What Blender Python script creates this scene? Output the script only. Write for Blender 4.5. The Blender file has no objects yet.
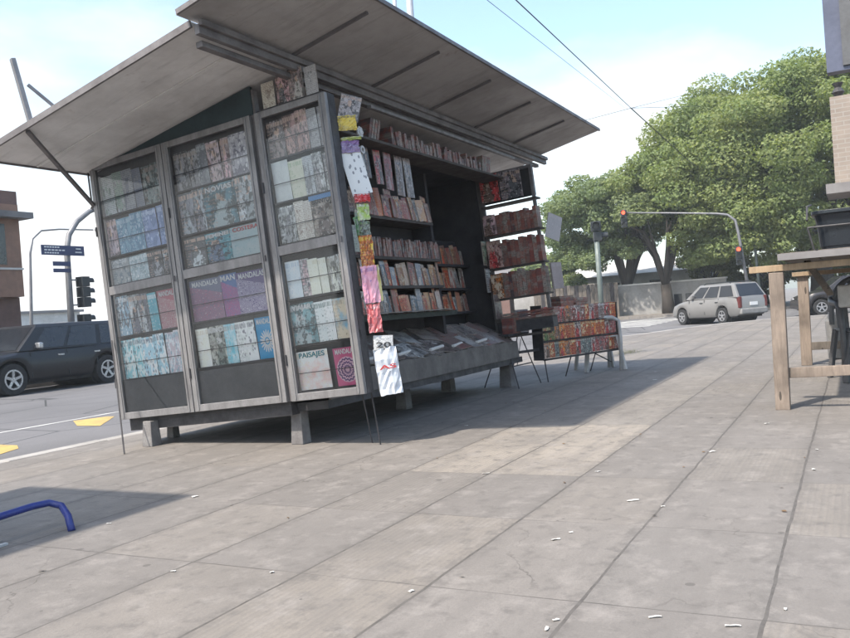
import bpy, math, random
import numpy as np
from mathutils import Matrix, Vector, Euler
from math import radians, sin, cos, pi

random.seed(7)
rng = np.random.default_rng(7)
S = bpy.context.scene
COL = S.collection

# ------------------------------------------------------------------ camera
EYE = Vector((0, 0, 1.05))
RIGHT = Vector((0.464, -0.883, -0.073)); FWD = Vector((0.885, 0.466, -0.008))
RIGHT = (RIGHT - FWD * RIGHT.dot(FWD)).normalized(); FWD.normalize(); RIGHT = (RIGHT - FWD * RIGHT.dot(FWD)).normalized()
UP = RIGHT.cross(FWD)
cd = bpy.data.cameras.new('camera'); cam = bpy.data.objects.new('camera', cd); COL.objects.link(cam)
m3 = Matrix((RIGHT, UP, -FWD)).transposed()
cam.matrix_world = Matrix.Translation(EYE) @ m3.to_4x4()
cd.sensor_width = 36; cd.lens = 820 / 850 * 36; cd.clip_start = 0.05; cd.clip_end = 2000
S.camera = cam

# ------------------------------------------------------------------ sky, sun, exposure
SUN = Vector((-0.70, 0.26, 1.0)).normalized()
sun_el = math.asin(SUN.z); sun_rot = math.atan2(SUN.x, SUN.y)
W = bpy.data.worlds.new('World'); S.world = W; W.use_nodes = True
nt = W.node_tree; nt.nodes.clear()
def wn(t, **k):
    n = nt.nodes.new(t)
    for a, b in k.items(): setattr(n, a, b)
    return n
out = wn('ShaderNodeOutputWorld'); bg = wn('ShaderNodeBackground'); bg.inputs[1].default_value = 0.10
sky = wn('ShaderNodeTexSky', sky_type='NISHITA', sun_disc=False, sun_elevation=sun_el, sun_rotation=sun_rot)
sky.dust_density = 2.0; sky.air_density = 1.0
tc = wn('ShaderNodeTexCoord'); mp = wn('ShaderNodeMapping'); mp.inputs['Scale'].default_value = (1.0, 1.0, 2.6)
mp.inputs['Location'].default_value = (0.35, 0.1, 0.0)
nz = wn('ShaderNodeTexNoise'); nz.inputs['Scale'].default_value = 1.7; nz.inputs['Detail'].default_value = 7; nz.inputs['Roughness'].default_value = 0.55
sx = wn('ShaderNodeSeparateXYZ')
# more cloud towards the left of the street (+Y) and near the horizon
add = wn('ShaderNodeMath', operation='MULTIPLY_ADD'); add.inputs[1].default_value = 0.40; add.inputs[2].default_value = 0.0
sub = wn('ShaderNodeMath', operation='MULTIPLY_ADD'); sub.inputs[1].default_value = -0.50
addn = wn('ShaderNodeMath', operation='ADD')
cr = wn('ShaderNodeMapRange'); cr.inputs['From Min'].default_value = 0.47; cr.inputs['From Max'].default_value = 0.72; cr.inputs['To Min'].default_value = 0.06
mix = wn('ShaderNodeMixRGB'); mix.inputs[2].default_value = (8.9, 8.9, 8.75, 1)
gain = wn('ShaderNodeMixRGB', blend_type='MULTIPLY'); gain.inputs[0].default_value = 1; gain.inputs[2].default_value = (2.42, 2.52, 2.42, 1)
L = nt.links.new
L(tc.outputs['Generated'], mp.inputs[0]); L(mp.outputs[0], nz.inputs['Vector']); L(tc.outputs['Generated'], sx.inputs[0])
L(sx.outputs['Y'], add.inputs[0]); L(sx.outputs['Z'], sub.inputs[0]); L(add.outputs[0], sub.inputs[2])
L(nz.outputs['Fac'], addn.inputs[0]); L(sub.outputs[0], addn.inputs[1]); L(addn.outputs[0], cr.inputs['Value'])
L(sky.outputs[0], gain.inputs[1]); L(gain.outputs[0], mix.inputs[1]); L(cr.outputs[0], mix.inputs[0])
L(mix.outputs[0], bg.inputs[0]); L(bg.outputs[0], out.inputs[0])
sl = bpy.data.lights.new('sun', 'SUN'); sl.energy = 4.7; sl.angle = radians(1.4); sl.color = (1.0, 0.93, 0.83)
so = bpy.data.objects.new('sun', sl); COL.objects.link(so); so.rotation_euler = SUN.to_track_quat('Z', 'Y').to_euler(); so.location = (0, 0, 30)
S.view_settings.view_transform = 'Standard'; S.view_settings.look = 'None'
S.view_settings.exposure = 0.62; S.view_settings.gamma = 1.0; S.view_settings.use_curve_mapping = False
S.render.engine = 'CYCLES'
S.cycles.max_bounces = 8; S.cycles.transparent_max_bounces = 12; S.cycles.volume_bounces = 0

# ------------------------------------------------------------------ materials
class NG:
    def __init__(s, name):
        s.m = bpy.data.materials.new(name); s.m.use_nodes = True; s.t = s.m.node_tree; s.t.nodes.clear()
        s.out = s.n('ShaderNodeOutputMaterial'); s.tc = s.n('ShaderNodeTexCoord')
    def n(s, t, **k):
        x = s.t.nodes.new(t)
        for a, b in k.items(): setattr(x, a, b)
        return x
    def l(s, a, b): s.t.links.new(a, b)
    def put(s, sock, v):
        if hasattr(v, 'is_output') or isinstance(v, bpy.types.NodeSocket): s.l(v, sock)
        elif isinstance(v, (tuple, list)) and len(v) == 3 and sock.type == 'RGBA': sock.default_value = (*v, 1)
        else: sock.default_value = v
    def math(s, op, a, b=0.0, c=0.0, clamp=False):
        x = s.n('ShaderNodeMath', operation=op, use_clamp=clamp)
        s.put(x.inputs[0], a); s.put(x.inputs[1], b); s.put(x.inputs[2], c); return x.outputs[0]
    def mix(s, f, a, b, blend='MIX'):
        x = s.n('ShaderNodeMixRGB', blend_type=blend); s.put(x.inputs[0], f); s.put(x.inputs[1], a); s.put(x.inputs[2], b); return x.outputs[0]
    def noise(s, vec, scale, detail=4, rough=0.55, dist=0.0, col=False):
        x = s.n('ShaderNodeTexNoise'); s.put(x.inputs['Vector'], vec); x.inputs['Scale'].default_value = scale
        x.inputs['Detail'].default_value = detail; x.inputs['Roughness'].default_value = rough; x.inputs['Distortion'].default_value = dist
        return x.outputs['Color' if col else 'Fac']
    def vor(s, vec, scale, feat='F1', o='Distance'):
        x = s.n('ShaderNodeTexVoronoi', feature=feat); s.put(x.inputs['Vector'], vec); x.inputs['Scale'].default_value = scale; return x.outputs[o]
    def rng(s, v, a, b, c=0.0, d=1.0):
        x = s.n('ShaderNodeMapRange'); s.put(x.inputs['Value'], v)
        for k, q in zip(('From Min', 'From Max', 'To Min', 'To Max'), (a, b, c, d)): x.inputs[k].default_value = q
        return x.outputs[0]
    def mapv(s, vec, loc=(0, 0, 0), scale=(1, 1, 1), rot=(0, 0, 0)):
        x = s.n('ShaderNodeMapping'); s.put(x.inputs[0], vec); x.inputs['Location'].default_value = loc
        x.inputs['Scale'].default_value = scale; x.inputs['Rotation'].default_value = rot; return x.outputs[0]
    def ramp(s, f, cols, const=False):
        x = s.n('ShaderNodeValToRGB'); s.put(x.inputs[0], f); r = x.color_ramp
        if const: r.interpolation = 'CONSTANT'
        while len(r.elements) < len(cols): r.elements.new(0.5)
        for i, c in enumerate(cols):
            r.elements[i].position = (i / len(cols)) if const else i / (len(cols) - 1); r.elements[i].color = (*c, 1)
        return x.outputs[0]
    def sep(s, v):
        x = s.n('ShaderNodeSeparateXYZ'); s.put(x.inputs[0], v); return x.outputs
    def comb(s, a, b, c=0.0):
        x = s.n('ShaderNodeCombineXYZ'); s.put(x.inputs[0], a); s.put(x.inputs[1], b); s.put(x.inputs[2], c); return x.outputs[0]
    def rand(s): return s.n('ShaderNodeObjectInfo').outputs['Random']
    def bump(s, h, strength=0.3, dist=0.01):
        x = s.n('ShaderNodeBump'); x.inputs['Strength'].default_value = strength; x.inputs['Distance'].default_value = dist; s.l(h, x.inputs['Height']); return x.outputs[0]
    def bsdf(s, col, rough=0.6, metal=0.0, normal=None, spec=0.5, emis=None, es=0.0, coat=0.0):
        b = s.n('ShaderNodeBsdfPrincipled'); s.put(b.inputs['Base Color'], col); s.put(b.inputs['Roughness'], rough)
        b.inputs['Metallic'].default_value = metal; b.inputs['Specular IOR Level'].default_value = spec
        b.inputs['Coat Weight'].default_value = coat
        if normal is not None: s.l(normal, b.inputs['Normal'])
        if emis is not None: s.put(b.inputs['Emission Color'], emis); b.inputs['Emission Strength'].default_value = es
        s.l(b.outputs[0], s.out.inputs[0]); return b

def worn(name, c, c2=None, rough=0.6, metal=0.0, scale=6, bump=0.15, spec=0.4, contrast=(0.35, 0.7), streak=1.0):
    g = NG(name); o = g.tc.outputs['Object']
    if c2 is None: c2 = tuple(x * 0.7 for x in c)
    n1 = g.noise(g.mapv(o, scale=(1, 1, streak)), scale, 6, 0.65)
    n2 = g.noise(o, scale * 9, 3, 0.6)
    col = g.mix(g.rng(n1, *contrast), c, c2)
    col = g.mix(g.rng(n2, 0.3, 0.7, 0.0, 0.25), col, tuple(x * 0.6 for x in c2))
    g.bsdf(col, g.rng(n1, 0.3, 0.7, max(0.05, rough - 0.12), min(1, rough + 0.1)), metal, g.bump(n2, bump, 0.01), spec)
    return g.m

M = {}
M['frame'] = worn('aluminium_frame', (0.26, 0.25, 0.25), (0.15, 0.143, 0.145), 0.5, 0.35, 9, streak=0.3)
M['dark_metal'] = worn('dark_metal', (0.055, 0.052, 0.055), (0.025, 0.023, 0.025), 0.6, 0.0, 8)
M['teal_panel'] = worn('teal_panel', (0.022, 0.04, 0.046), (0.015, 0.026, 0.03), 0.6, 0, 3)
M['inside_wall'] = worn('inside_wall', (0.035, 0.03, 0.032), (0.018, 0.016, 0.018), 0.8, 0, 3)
M['roof_under'] = worn('roof_underside', (0.68, 0.66, 0.65), (0.44, 0.42, 0.41), 0.62, 0.0, 1.3, bump=0.12, contrast=(0.42, 0.75))
def sheet_metal(name, c, c2):
    g = NG(name); o = g.tc.outputs['Object']
    n = g.noise(o, 1.3, 6, 0.65); col = g.mix(g.rng(n, 0.40, 0.72), c, c2)
    st = g.noise(g.mapv(o, scale=(5.0, 0.5, 1)), 2.2, 6, 0.7); col = g.mix(g.rng(st, 0.52, 0.72, 0, 0.45), col, tuple(q * 0.55 for q in c2))
    ru = g.noise(g.mapv(o, loc=(4, 1, 0)), 3.1, 6, 0.75); col = g.mix(g.rng(ru, 0.62, 0.74, 0, 0.7), col, (0.13, 0.075, 0.045))
    g.bsdf(col, g.rng(n, 0.3, 0.7, 0.45, 0.7), 0.1, g.bump(g.noise(o, 2.6, 2), 0.5, 0.05), 0.4); return g.m
M['roof_under'] = sheet_metal('roof_underside', (0.68, 0.66, 0.65), (0.44, 0.42, 0.41))
M['awning_under'] = sheet_metal('awning_underside', (0.33, 0.315, 0.31), (0.23, 0.215, 0.21))
M['awning_plain'] = worn('awning_underside', (0.33, 0.315, 0.31), (0.23, 0.215, 0.21), 0.6, 0.0, 1.6, bump=0.08)
M['roof_rib'] = worn('roof_rib', (0.13, 0.12, 0.125), (0.09, 0.08, 0.085), 0.6, 0.1, 6)
M['beam'] = worn('beam', (0.19, 0.175, 0.175), (0.10, 0.09, 0.092), 0.55, 0.3, 5)
M['leg_stone'] = worn('concrete_leg', (0.20, 0.19, 0.185), (0.11, 0.10, 0.10), 0.85, 0, 7, bump=0.4)
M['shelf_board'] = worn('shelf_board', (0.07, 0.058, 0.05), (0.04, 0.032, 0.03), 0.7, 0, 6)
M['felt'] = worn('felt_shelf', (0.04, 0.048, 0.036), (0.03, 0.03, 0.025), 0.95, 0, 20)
M['skirt'] = worn('counter_skirt', (0.15, 0.135, 0.125), (0.09, 0.08, 0.074), 0.6, 0.1, 5)
M['panel_grey'] = worn('panel_grey', (0.105, 0.105, 0.11), (0.07, 0.07, 0.073), 0.45, 0.1, 3)
M['pole_grey'] = worn('pole_grey', (0.22, 0.22, 0.23), (0.14, 0.14, 0.15), 0.5, 0.3, 5)
M['pole_green'] = worn('pole_green', (0.15, 0.175, 0.165), (0.09, 0.11, 0.105), 0.55, 0.1, 5)
M['pole_pale'] = worn('pole_pale', (0.42, 0.44, 0.48), (0.3, 0.32, 0.35), 0.5, 0.2, 5)
M['pole_dark'] = worn('pole_dark', (0.06, 0.065, 0.08), None, 0.5, 0.1, 5)
M['wire'] = worn('wire', (0.03, 0.03, 0.03), None, 0.5, 0.1, 5)
M['blue_paint'] = worn('blue_paint', (0.03, 0.045, 0.22), (0.02, 0.03, 0.13), 0.35, 0.0, 12)
M['white_plastic'] = worn('white_plastic', (0.50, 0.49, 0.48), (0.34, 0.33, 0.32), 0.5, 0, 5)
M['dark_plastic'] = worn('dark_plastic', (0.10, 0.10, 0.105), (0.06, 0.06, 0.065), 0.45, 0, 6)
M['grey_plastic'] = worn('grey_plastic', (0.24, 0.235, 0.23), (0.17, 0.165, 0.16), 0.5, 0, 6)
M['tub_blue'] = worn('tub_blue', (0.016, 0.02, 0.026), (0.01, 0.013, 0.018), 0.35, 0, 6)
M['signal_black'] = worn('signal_black', (0.025, 0.03, 0.035), None, 0.45, 0, 8)
M['sign_blue'] = worn('sign_blue', (0.035, 0.045, 0.12), (0.03, 0.04, 0.09), 0.45, 0, 6)
M['paper'] = worn('paper', (0.62, 0.60, 0.57), (0.5, 0.48, 0.45), 0.8, 0, 9, bump=0.05)
M['pages'] = worn('page_edges', (0.30, 0.27, 0.24), (0.2, 0.17, 0.15), 0.9, 0, 30)
M['text_white'] = worn('text_white', (0.7, 0.7, 0.7), (0.6, 0.6, 0.6), 0.6, 0, 9)
M['text_dark'] = worn('text_dark', (0.04, 0.04, 0.045), None, 0.6, 0, 9)
M['text_red'] = worn('text_red', (0.5, 0.05, 0.05), None, 0.6, 0, 9)
M['text_teal'] = worn('text_teal', (0.05, 0.25, 0.30), None, 0.6, 0, 9)
M['rubber'] = worn('rubber', (0.025, 0.025, 0.026), None, 0.85, 0, 20)
M['alloy'] = worn('alloy', (0.5, 0.5, 0.52), (0.35, 0.35, 0.36), 0.3, 0.7, 10)
M['white_line'] = worn('white_line', (0.62, 0.61, 0.58), (0.36, 0.35, 0.34), 0.7, 0, 2.5, contrast=(0.4, 0.65))
M['yellow_line'] = worn('yellow_line', (0.48, 0.33, 0.10), (0.30, 0.22, 0.10), 0.7, 0, 3, contrast=(0.45, 0.7))
M['render_pale'] = worn('render_pale', (0.60, 0.58, 0.55), (0.42, 0.40, 0.37), 0.9, 0, 0.6)
M['render_grey'] = worn('render_grey', (0.32, 0.31, 0.30), (0.20, 0.19, 0.18), 0.9, 0, 0.8)
M['render_brown'] = worn('render_brown', (0.17, 0.10, 0.085), (0.11, 0.07, 0.06), 0.9, 0, 0.8)
M['render_rust'] = worn('render_rust', (0.30, 0.17, 0.12), (0.19, 0.12, 0.09), 0.9, 0, 0.8)
M['roof_grey'] = worn('roof_grey', (0.20, 0.19, 0.19), (0.13, 0.12, 0.12), 0.8, 0, 1)
M['sign_face'] = worn('sign_face', (0.09, 0.10, 0.15), (0.06, 0.07, 0.11), 0.5, 0, 2)
M['window_dark'] = worn('window_dark', (0.02, 0.022, 0.027), None, 0.12, 0, 2, bump=0.0, spec=0.6)
M['bark'] = worn('bark', (0.055, 0.045, 0.038), (0.028, 0.023, 0.02), 0.95, 0, 3, bump=0.9, streak=0.3)
M['interior'] = worn('car_interior', (0.03, 0.03, 0.032), None, 0.8, 0, 3)
M['lens_amber'] = worn('tail_lens', (0.12, 0.03, 0.03), None, 0.2, 0, 10, bump=0)

def wood_mat(name, a, b):
    g = NG(name); o = g.mapv(g.tc.outputs['Object'], scale=(3, 3, 0.35))
    n = g.noise(o, 14, 6, 0.7, 0.6); n2 = g.noise(g.tc.outputs['Object'], 3, 4)
    c = g.mix(g.rng(n, 0.35, 0.68), a, b); c = g.mix(g.rng(n2, 0.42, 0.70, 0, 0.75), c, tuple(x * 0.5 for x in b)); kn = g.vor(g.mapv(g.tc.outputs['Object'], scale=(9, 9, 2.2)), 1.0); c = g.mix(g.math('LESS_THAN', kn, 0.13), c, tuple(x * 0.35 for x in b))
    g.bsdf(c, 0.8, 0, g.bump(n, 0.4, 0.01)); return g.m
M['wood_raw'] = wood_mat('raw_wood', (0.265, 0.21, 0.17), (0.165, 0.13, 0.105))
M['wood_old'] = wood_mat('old_wood', (0.15, 0.125, 0.105), (0.075, 0.063, 0.052))
M['wood_yellow'] = wood_mat('yellow_wood', (0.34, 0.245, 0.155), (0.23, 0.165, 0.105))

def brick_mat():
    g = NG('brick_wall'); o = g.tc.outputs['Object']; x, y, z = g.sep(o)
    v = g.comb(g.math('ADD', x, y), z)
    b = g.n('ShaderNodeTexBrick'); g.l(v, b.inputs['Vector']); b.inputs['Scale'].default_value = 1
    b.inputs['Brick Width'].default_value = 0.24; b.inputs['Row Height'].default_value = 0.075; b.inputs['Mortar Size'].default_value = 0.008
    b.inputs['Color1'].default_value = (0.24, 0.20, 0.17, 1); b.inputs['Color2'].default_value = (0.20, 0.165, 0.14, 1); b.inputs['Mortar'].default_value = (0.26, 0.24, 0.22, 1)
    n = g.noise(o, 3, 5); c = g.mix(g.rng(n, 0.4, 0.7, 0, 0.5), b.outputs['Color'], (0.30, 0.25, 0.21))
    g.bsdf(c, 0.9, 0, g.bump(b.outputs['Fac'], -0.4, 0.01)); return g.m
M['brick'] = brick_mat()

def asphalt():
    g = NG('asphalt'); o = g.tc.outputs['Object']
    n = g.noise(o, 55, 3, 0.7); n2 = g.noise(o, 0.35, 5, 0.6); n3 = g.noise(g.mapv(o, scale=(0.05, 1.2, 1)), 1.6, 4)
    c = g.mix(g.rng(n2, 0.35, 0.7), (0.125, 0.12, 0.125), (0.085, 0.082, 0.085))
    c = g.mix(g.rng(n3, 0.5, 0.75, 0, 0.5), c, (0.06, 0.058, 0.06)); c = g.mix(g.rng(n, 0.3, 0.75, 0, 0.35), c, (0.2, 0.195, 0.19))
    cr_ = g.vor(g.mapv(o, scale=(1, 1, 1)), 0.45, 'DISTANCE_TO_EDGE'); c = g.mix(g.math('LESS_THAN', g.math('ADD', cr_, g.math('MULTIPLY', n2, 0.0)), 0.008), c, (0.04, 0.04, 0.04))
    g.bsdf(c, 0.85, 0, g.bump(n, 0.5, 0.01)); return g.m
M['asphalt'] = asphalt()

def paving(name, base, rib, off=(0.25, 0.32), light=1.0, joint=(0.065, 0.058, 0.052)):
    g = NG(name); o = g.tc.outputs['Object']
    wob = g.noise(o, 2.2, 3, 0.6, col=True)
    wv = g.n('ShaderNodeVectorMath', operation='MULTIPLY_ADD'); g.l(wob, wv.inputs[0]); wv.inputs[1].default_value = (0.028, 0.028, 0); g.l(g.mapv(o, loc=(off[0] - 0.014, -off[1] - 0.014, 0)), wv.inputs[2])
    v = wv.outputs[0]
    b = g.n('ShaderNodeTexBrick', offset=0.0, squash=1.0); g.l(v, b.inputs['Vector']); b.inputs['Scale'].default_value = 1
    b.inputs['Brick Width'].default_value = 1.0; b.inputs['Row Height'].default_value = 0.6; b.inputs['Mortar Size'].default_value = 0.007; b.inputs['Mortar Smooth'].default_value = 0.3
    b.inputs['Color1'].default_value = (0, 0, 0, 1); b.inputs['Color2'].default_value = (1, 1, 1, 1); b.inputs['Mortar'].default_value = (0.5, 0.5, 0.5, 1); b.inputs['Bias'].default_value = 0
    x, y, z = g.sep(v)
    # long joints read strongly, cross joints faintly and only on some slabs
    fy = g.math('FRACT', g.math('DIVIDE', y, 0.6)); dy = g.math('MULTIPLY', g.math('MINIMUM', fy, g.math('SUBTRACT', 1.0, fy)), 0.6)
    fx = g.math('FRACT', x); dx = g.math('MINIMUM', fx, g.math('SUBTRACT', 1.0, fx))
    wear = g.noise(o, 1.3, 4, 0.6); jw = g.rng(wear, 0.3, 0.7, 0.0035, 0.009)
    jy = g.math('LESS_THAN', dy, jw); jx = g.math('LESS_THAN', dx, g.math('MULTIPLY', jw, 0.5))
    slab = g.n('ShaderNodeTexWhiteNoise', noise_dimensions='2D'); g.l(g.comb(g.math('FLOOR', x), g.math('FLOOR', g.math('DIVIDE', y, 0.6))), slab.inputs['Vector'])
    sv = slab.outputs['Value']
    c = g.mix(sv, tuple(q * 0.86 for q in base), tuple(q * 1.08 for q in base))
    sc1, sc2, sc3 = g.sep(slab.outputs['Color'])
    c = g.mix(g.rng(sc1, 0.55, 1, 0.0, 0.6), c, (base[0] * 1.16, base[1] * 1.10, base[2] * 0.98)); c = g.mix(g.rng(sc2, 0.6, 1, 0.0, 0.55), c, (base[0] * 0.80, base[1] * 0.82, base[2] * 0.84))
    ix = g.math('FLOOR', x); iy = g.math('FLOOR', g.math('DIVIDE', y, 0.6))
    newer = g.math('MULTIPLY', g.math('LESS_THAN', g.math('ABSOLUTE', g.math('SUBTRACT', ix, 5.5)), 0.75), g.math('LESS_THAN', g.math('ABSOLUTE', g.math('SUBTRACT', iy, 2.5)), 0.75))
    newer2 = g.math('MULTIPLY', g.math('LESS_THAN', g.math('ABSOLUTE', g.math('SUBTRACT', iy, 2.0)), 0.75), g.math('MULTIPLY', g.math('GREATER_THAN', ix, 6.5), g.math('LESS_THAN', ix, 12.5)))
    c = g.mix(g.math('MULTIPLY', newer, g.rng(sc3, 0, 1, 0.7, 1.0)), c, (base[0] * 1.62, base[1] * 1.56, base[2] * 1.42)); c = g.mix(g.math('MULTIPLY', newer2, 0.6), c, (base[0] * 1.26, base[1] * 1.25, base[2] * 1.18))
    older = g.math('MULTIPLY', g.math('LESS_THAN', g.math('ABSOLUTE', g.math('SUBTRACT', ix, 4.0)), 0.25), g.math('LESS_THAN', g.math('ABSOLUTE', g.math('SUBTRACT', iy, 3.0)), 1.25)); c = g.mix(g.math('MULTIPLY', older, 0.6), c, tuple(q * 0.8 for q in base))
    big = g.noise(o, 0.7, 5, 0.65); c = g.mix(g.rng(big, 0.38, 0.68, 0, 0.7), c, tuple(q * 0.66 for q in base))
    lt = g.noise(o, 1.9, 6, 0.7); c = g.mix(g.rng(lt, 0.52, 0.78, 0, 0.5), c, tuple(q * 1.25 for q in base))
    sp = g.noise(o, 9, 5, 0.7); c = g.mix(g.rng(sp, 0.52, 0.66, 0, 0.8), c, tuple(q * 0.6 for q in base))
    fine = g.noise(o, 90, 2, 0.7); c = g.mix(g.rng(fine, 0.35, 0.75, 0, 0.45), c, tuple(q * 0.62 for q in base))
    streak = g.noise(g.mapv(o, scale=(0.5, 3.0, 1)), 2.4, 6, 0.7); c = g.mix(g.rng(streak, 0.46, 0.70, 0, 0.65), c, tuple(q * 0.72 for q in base))
    dust = g.noise(g.mapv(o, loc=(5, 2, 0)), 4.5, 6, 0.75); c = g.mix(g.rng(dust, 0.52, 0.72, 0, 0.7), c, tuple(q * 1.3 for q in base))
    crk = g.vor(g.comb(g.math('ADD', x, g.math('MULTIPLY', g.noise(o, 3, 4), 0.5)), g.math('ADD', y, g.math('MULTIPLY', g.noise(o, 4, 4), 0.4))), 0.55, 'DISTANCE_TO_EDGE'); c = g.mix(g.math('MULTIPLY', g.math('LESS_THAN', crk, 0.0022), g.rng(big, 0.45, 0.6, 0, 0.7)), c, joint)
    dots = g.vor(o, 5.5); c = g.mix(g.math('LESS_THAN', dots, g.rng(lt, 0.45, 0.8, 0.0, 0.10)), c, tuple(q * 0.5 for q in base))
    spot = g.vor(g.mapv(o, loc=(3.3, 1.7, 0)), 2.3); c = g.mix(g.math('MULTIPLY', g.math('LESS_THAN', spot, 0.05), 0.7), c, tuple(q * 0.45 for q in base))
    ribs = g.math('SINE', g.math('MULTIPLY', y, 2 * pi / 0.03)); ribm = g.math('GREATER_THAN', sv, rib)
    ribv = g.math('MULTIPLY', ribs, ribm)
    c = g.mix(g.rng(ribv, 0.2, 1.0, 0, 0.16), c, tuple(q * 0.6 for q in base))
    c = g.mix(g.math('MULTIPLY', jx, g.rng(wear, 0.36, 0.60, 0.2, 0.8)), c, joint)
    c = g.mix(g.math('MULTIPLY', jy, g.rng(sp, 0.35, 0.62, 1.0, 0.6)), c, joint)
    # scuffed dirt either side of the long joints
    halo = g.math('MULTIPLY', g.rng(dy, 0.0, 0.07, 1, 0), g.rng(g.noise(o, 14, 5, 0.75), 0.42, 0.62, 0, 0.85)); c = g.mix(halo, c, tuple(q * 0.55 for q in base))
    h = g.math('SUBTRACT', g.math('ADD', g.math('MULTIPLY', ribv, 0.12), g.math('MULTIPLY', fine, 0.4)), g.math('MULTIPLY', g.math('MAXIMUM', jy, jx), 2.0))
    g.bsdf(c, g.rng(big, 0.3, 0.7, 0.62, 0.85), 0, g.bump(h, 0.35, 0.01), 0.35); return g.m
PB = (0.203, 0.184, 0.168)
M['paving'] = paving('pavement_slabs', PB, 0.80)
M['kerb'] = worn('kerb_stone', (0.36, 0.34, 0.32), (0.26, 0.245, 0.23), 0.85, 0, 2)

def paint(name, c, rough=0.3):
    g = NG(name); n = g.noise(g.tc.outputs['Object'], 1.5, 4); d = g.noise(g.tc.outputs['Object'], 40, 2)
    col = g.mix(g.rng(n, 0.4, 0.7, 0, 0.35), c, tuple(q * 0.8 + 0.006 for q in c)); col = g.mix(g.rng(d, 0.5, 0.8, 0, 0.04), col, (0.25, 0.23, 0.21))
    g.bsdf(col, g.rng(n, 0.3, 0.7, rough, rough + 0.12), 0.2, None, 0.5, coat=0.25); return g.m
M['paint_dark'] = paint('dark_car_paint', (0.004, 0.005, 0.009), 0.4); M['paint_silver'] = paint('silver_car_paint', (0.20, 0.195, 0.19), 0.35); M['paint_black'] = paint('black_car_paint', (0.02, 0.018, 0.02))
def glassy(name, tint, alpha):
    g = NG(name); tr = g.n('ShaderNodeBsdfTransparent'); tr.inputs[0].default_value = (*tint, 1)
    gl = g.n('ShaderNodeBsdfGlossy'); gl.inputs['Roughness'].default_value = 0.04
    fr = g.n('ShaderNodeFresnel'); fr.inputs[0].default_value = 1.5
    f = g.math('MULTIPLY_ADD', fr.outputs[0], 0.9, alpha)
    dirt = g.n('ShaderNodeBsdfDiffuse'); dirt.inputs[0].default_value = (0.5, 0.5, 0.52, 1)
    mx = g.n('ShaderNodeMixShader'); g.l(f, mx.inputs[0]); g.l(tr.outputs[0], mx.inputs[1]); g.l(gl.outputs[0], mx.inputs[2])
    nz_ = g.noise(g.mapv(g.tc.outputs['Object'], scale=(1, 1, 0.5)), 2.5, 5, 0.6)
    m2 = g.n('ShaderNodeMixShader'); g.l(g.rng(nz_, 0.35, 0.75, 0.0, 0.02), m2.inputs[0]); g.l(mx.outputs[0], m2.inputs[1]); g.l(dirt.outputs[0], m2.inputs[2])
    g.l(m2.outputs[0], g.out.inputs[0]); return g.m
M['glass'] = glassy('door_glass', (0.93, 0.95, 0.96), 0.02)
M['car_glass'] = glassy('car_glass', (0.30, 0.33, 0.35), 0.10)

def leaves(name, a, b, c3):
    g = NG(name); o = g.tc.outputs['Object']
    n = g.noise(o, 0.45, 3, 0.6); n2 = g.noise(o, 5.0, 2, 0.6)
    c = g.mix(g.rng(n, 0.38, 0.62), a, b); c = g.mix(g.rng(n2, 0.35, 0.7), c, c3)
    d = g.n('ShaderNodeBsdfPrincipled'); g.l(c, d.inputs['Base Color']); d.inputs['Roughness'].default_value = 0.65; d.inputs['Specular IOR Level'].default_value = 0.2
    t = g.n('ShaderNodeBsdfTranslucent'); g.l(g.mix(1.0, c, (1.25, 1.3, 0.6), 'MULTIPLY'), t.inputs[0])
    mx = g.n('ShaderNodeMixShader'); mx.inputs[0].default_value = 0.45; g.l(d.outputs[0], mx.inputs[1]); g.l(t.outputs[0], mx.inputs[2]); g.l(mx.outputs[0], g.out.inputs[0]); return g.m
M['leaf_big'] = leaves('leaves_broad', (0.21, 0.26, 0.11), (0.28, 0.30, 0.125), (0.15, 0.20, 0.09))
M['leaf_cool'] = leaves('leaves_cool', (0.18, 0.235, 0.13), (0.25, 0.28, 0.13), (0.13, 0.175, 0.10))
M['leaf_yellow'] = leaves('leaves_yellow', (0.17, 0.18, 0.07), (0.2, 0.19, 0.08), (0.12, 0.13, 0.06))

def lit(name, c, e):
    g = NG(name); g.bsdf(c, 0.4, emis=c, es=e); return g.m
M['red_lamp'] = lit('red_lamp', (1.0, 0.09, 0.04), 2.2)
M['dead_lamp'] = worn('dark_lens', (0.05, 0.05, 0.045), None, 0.3, 0, 9)

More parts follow.
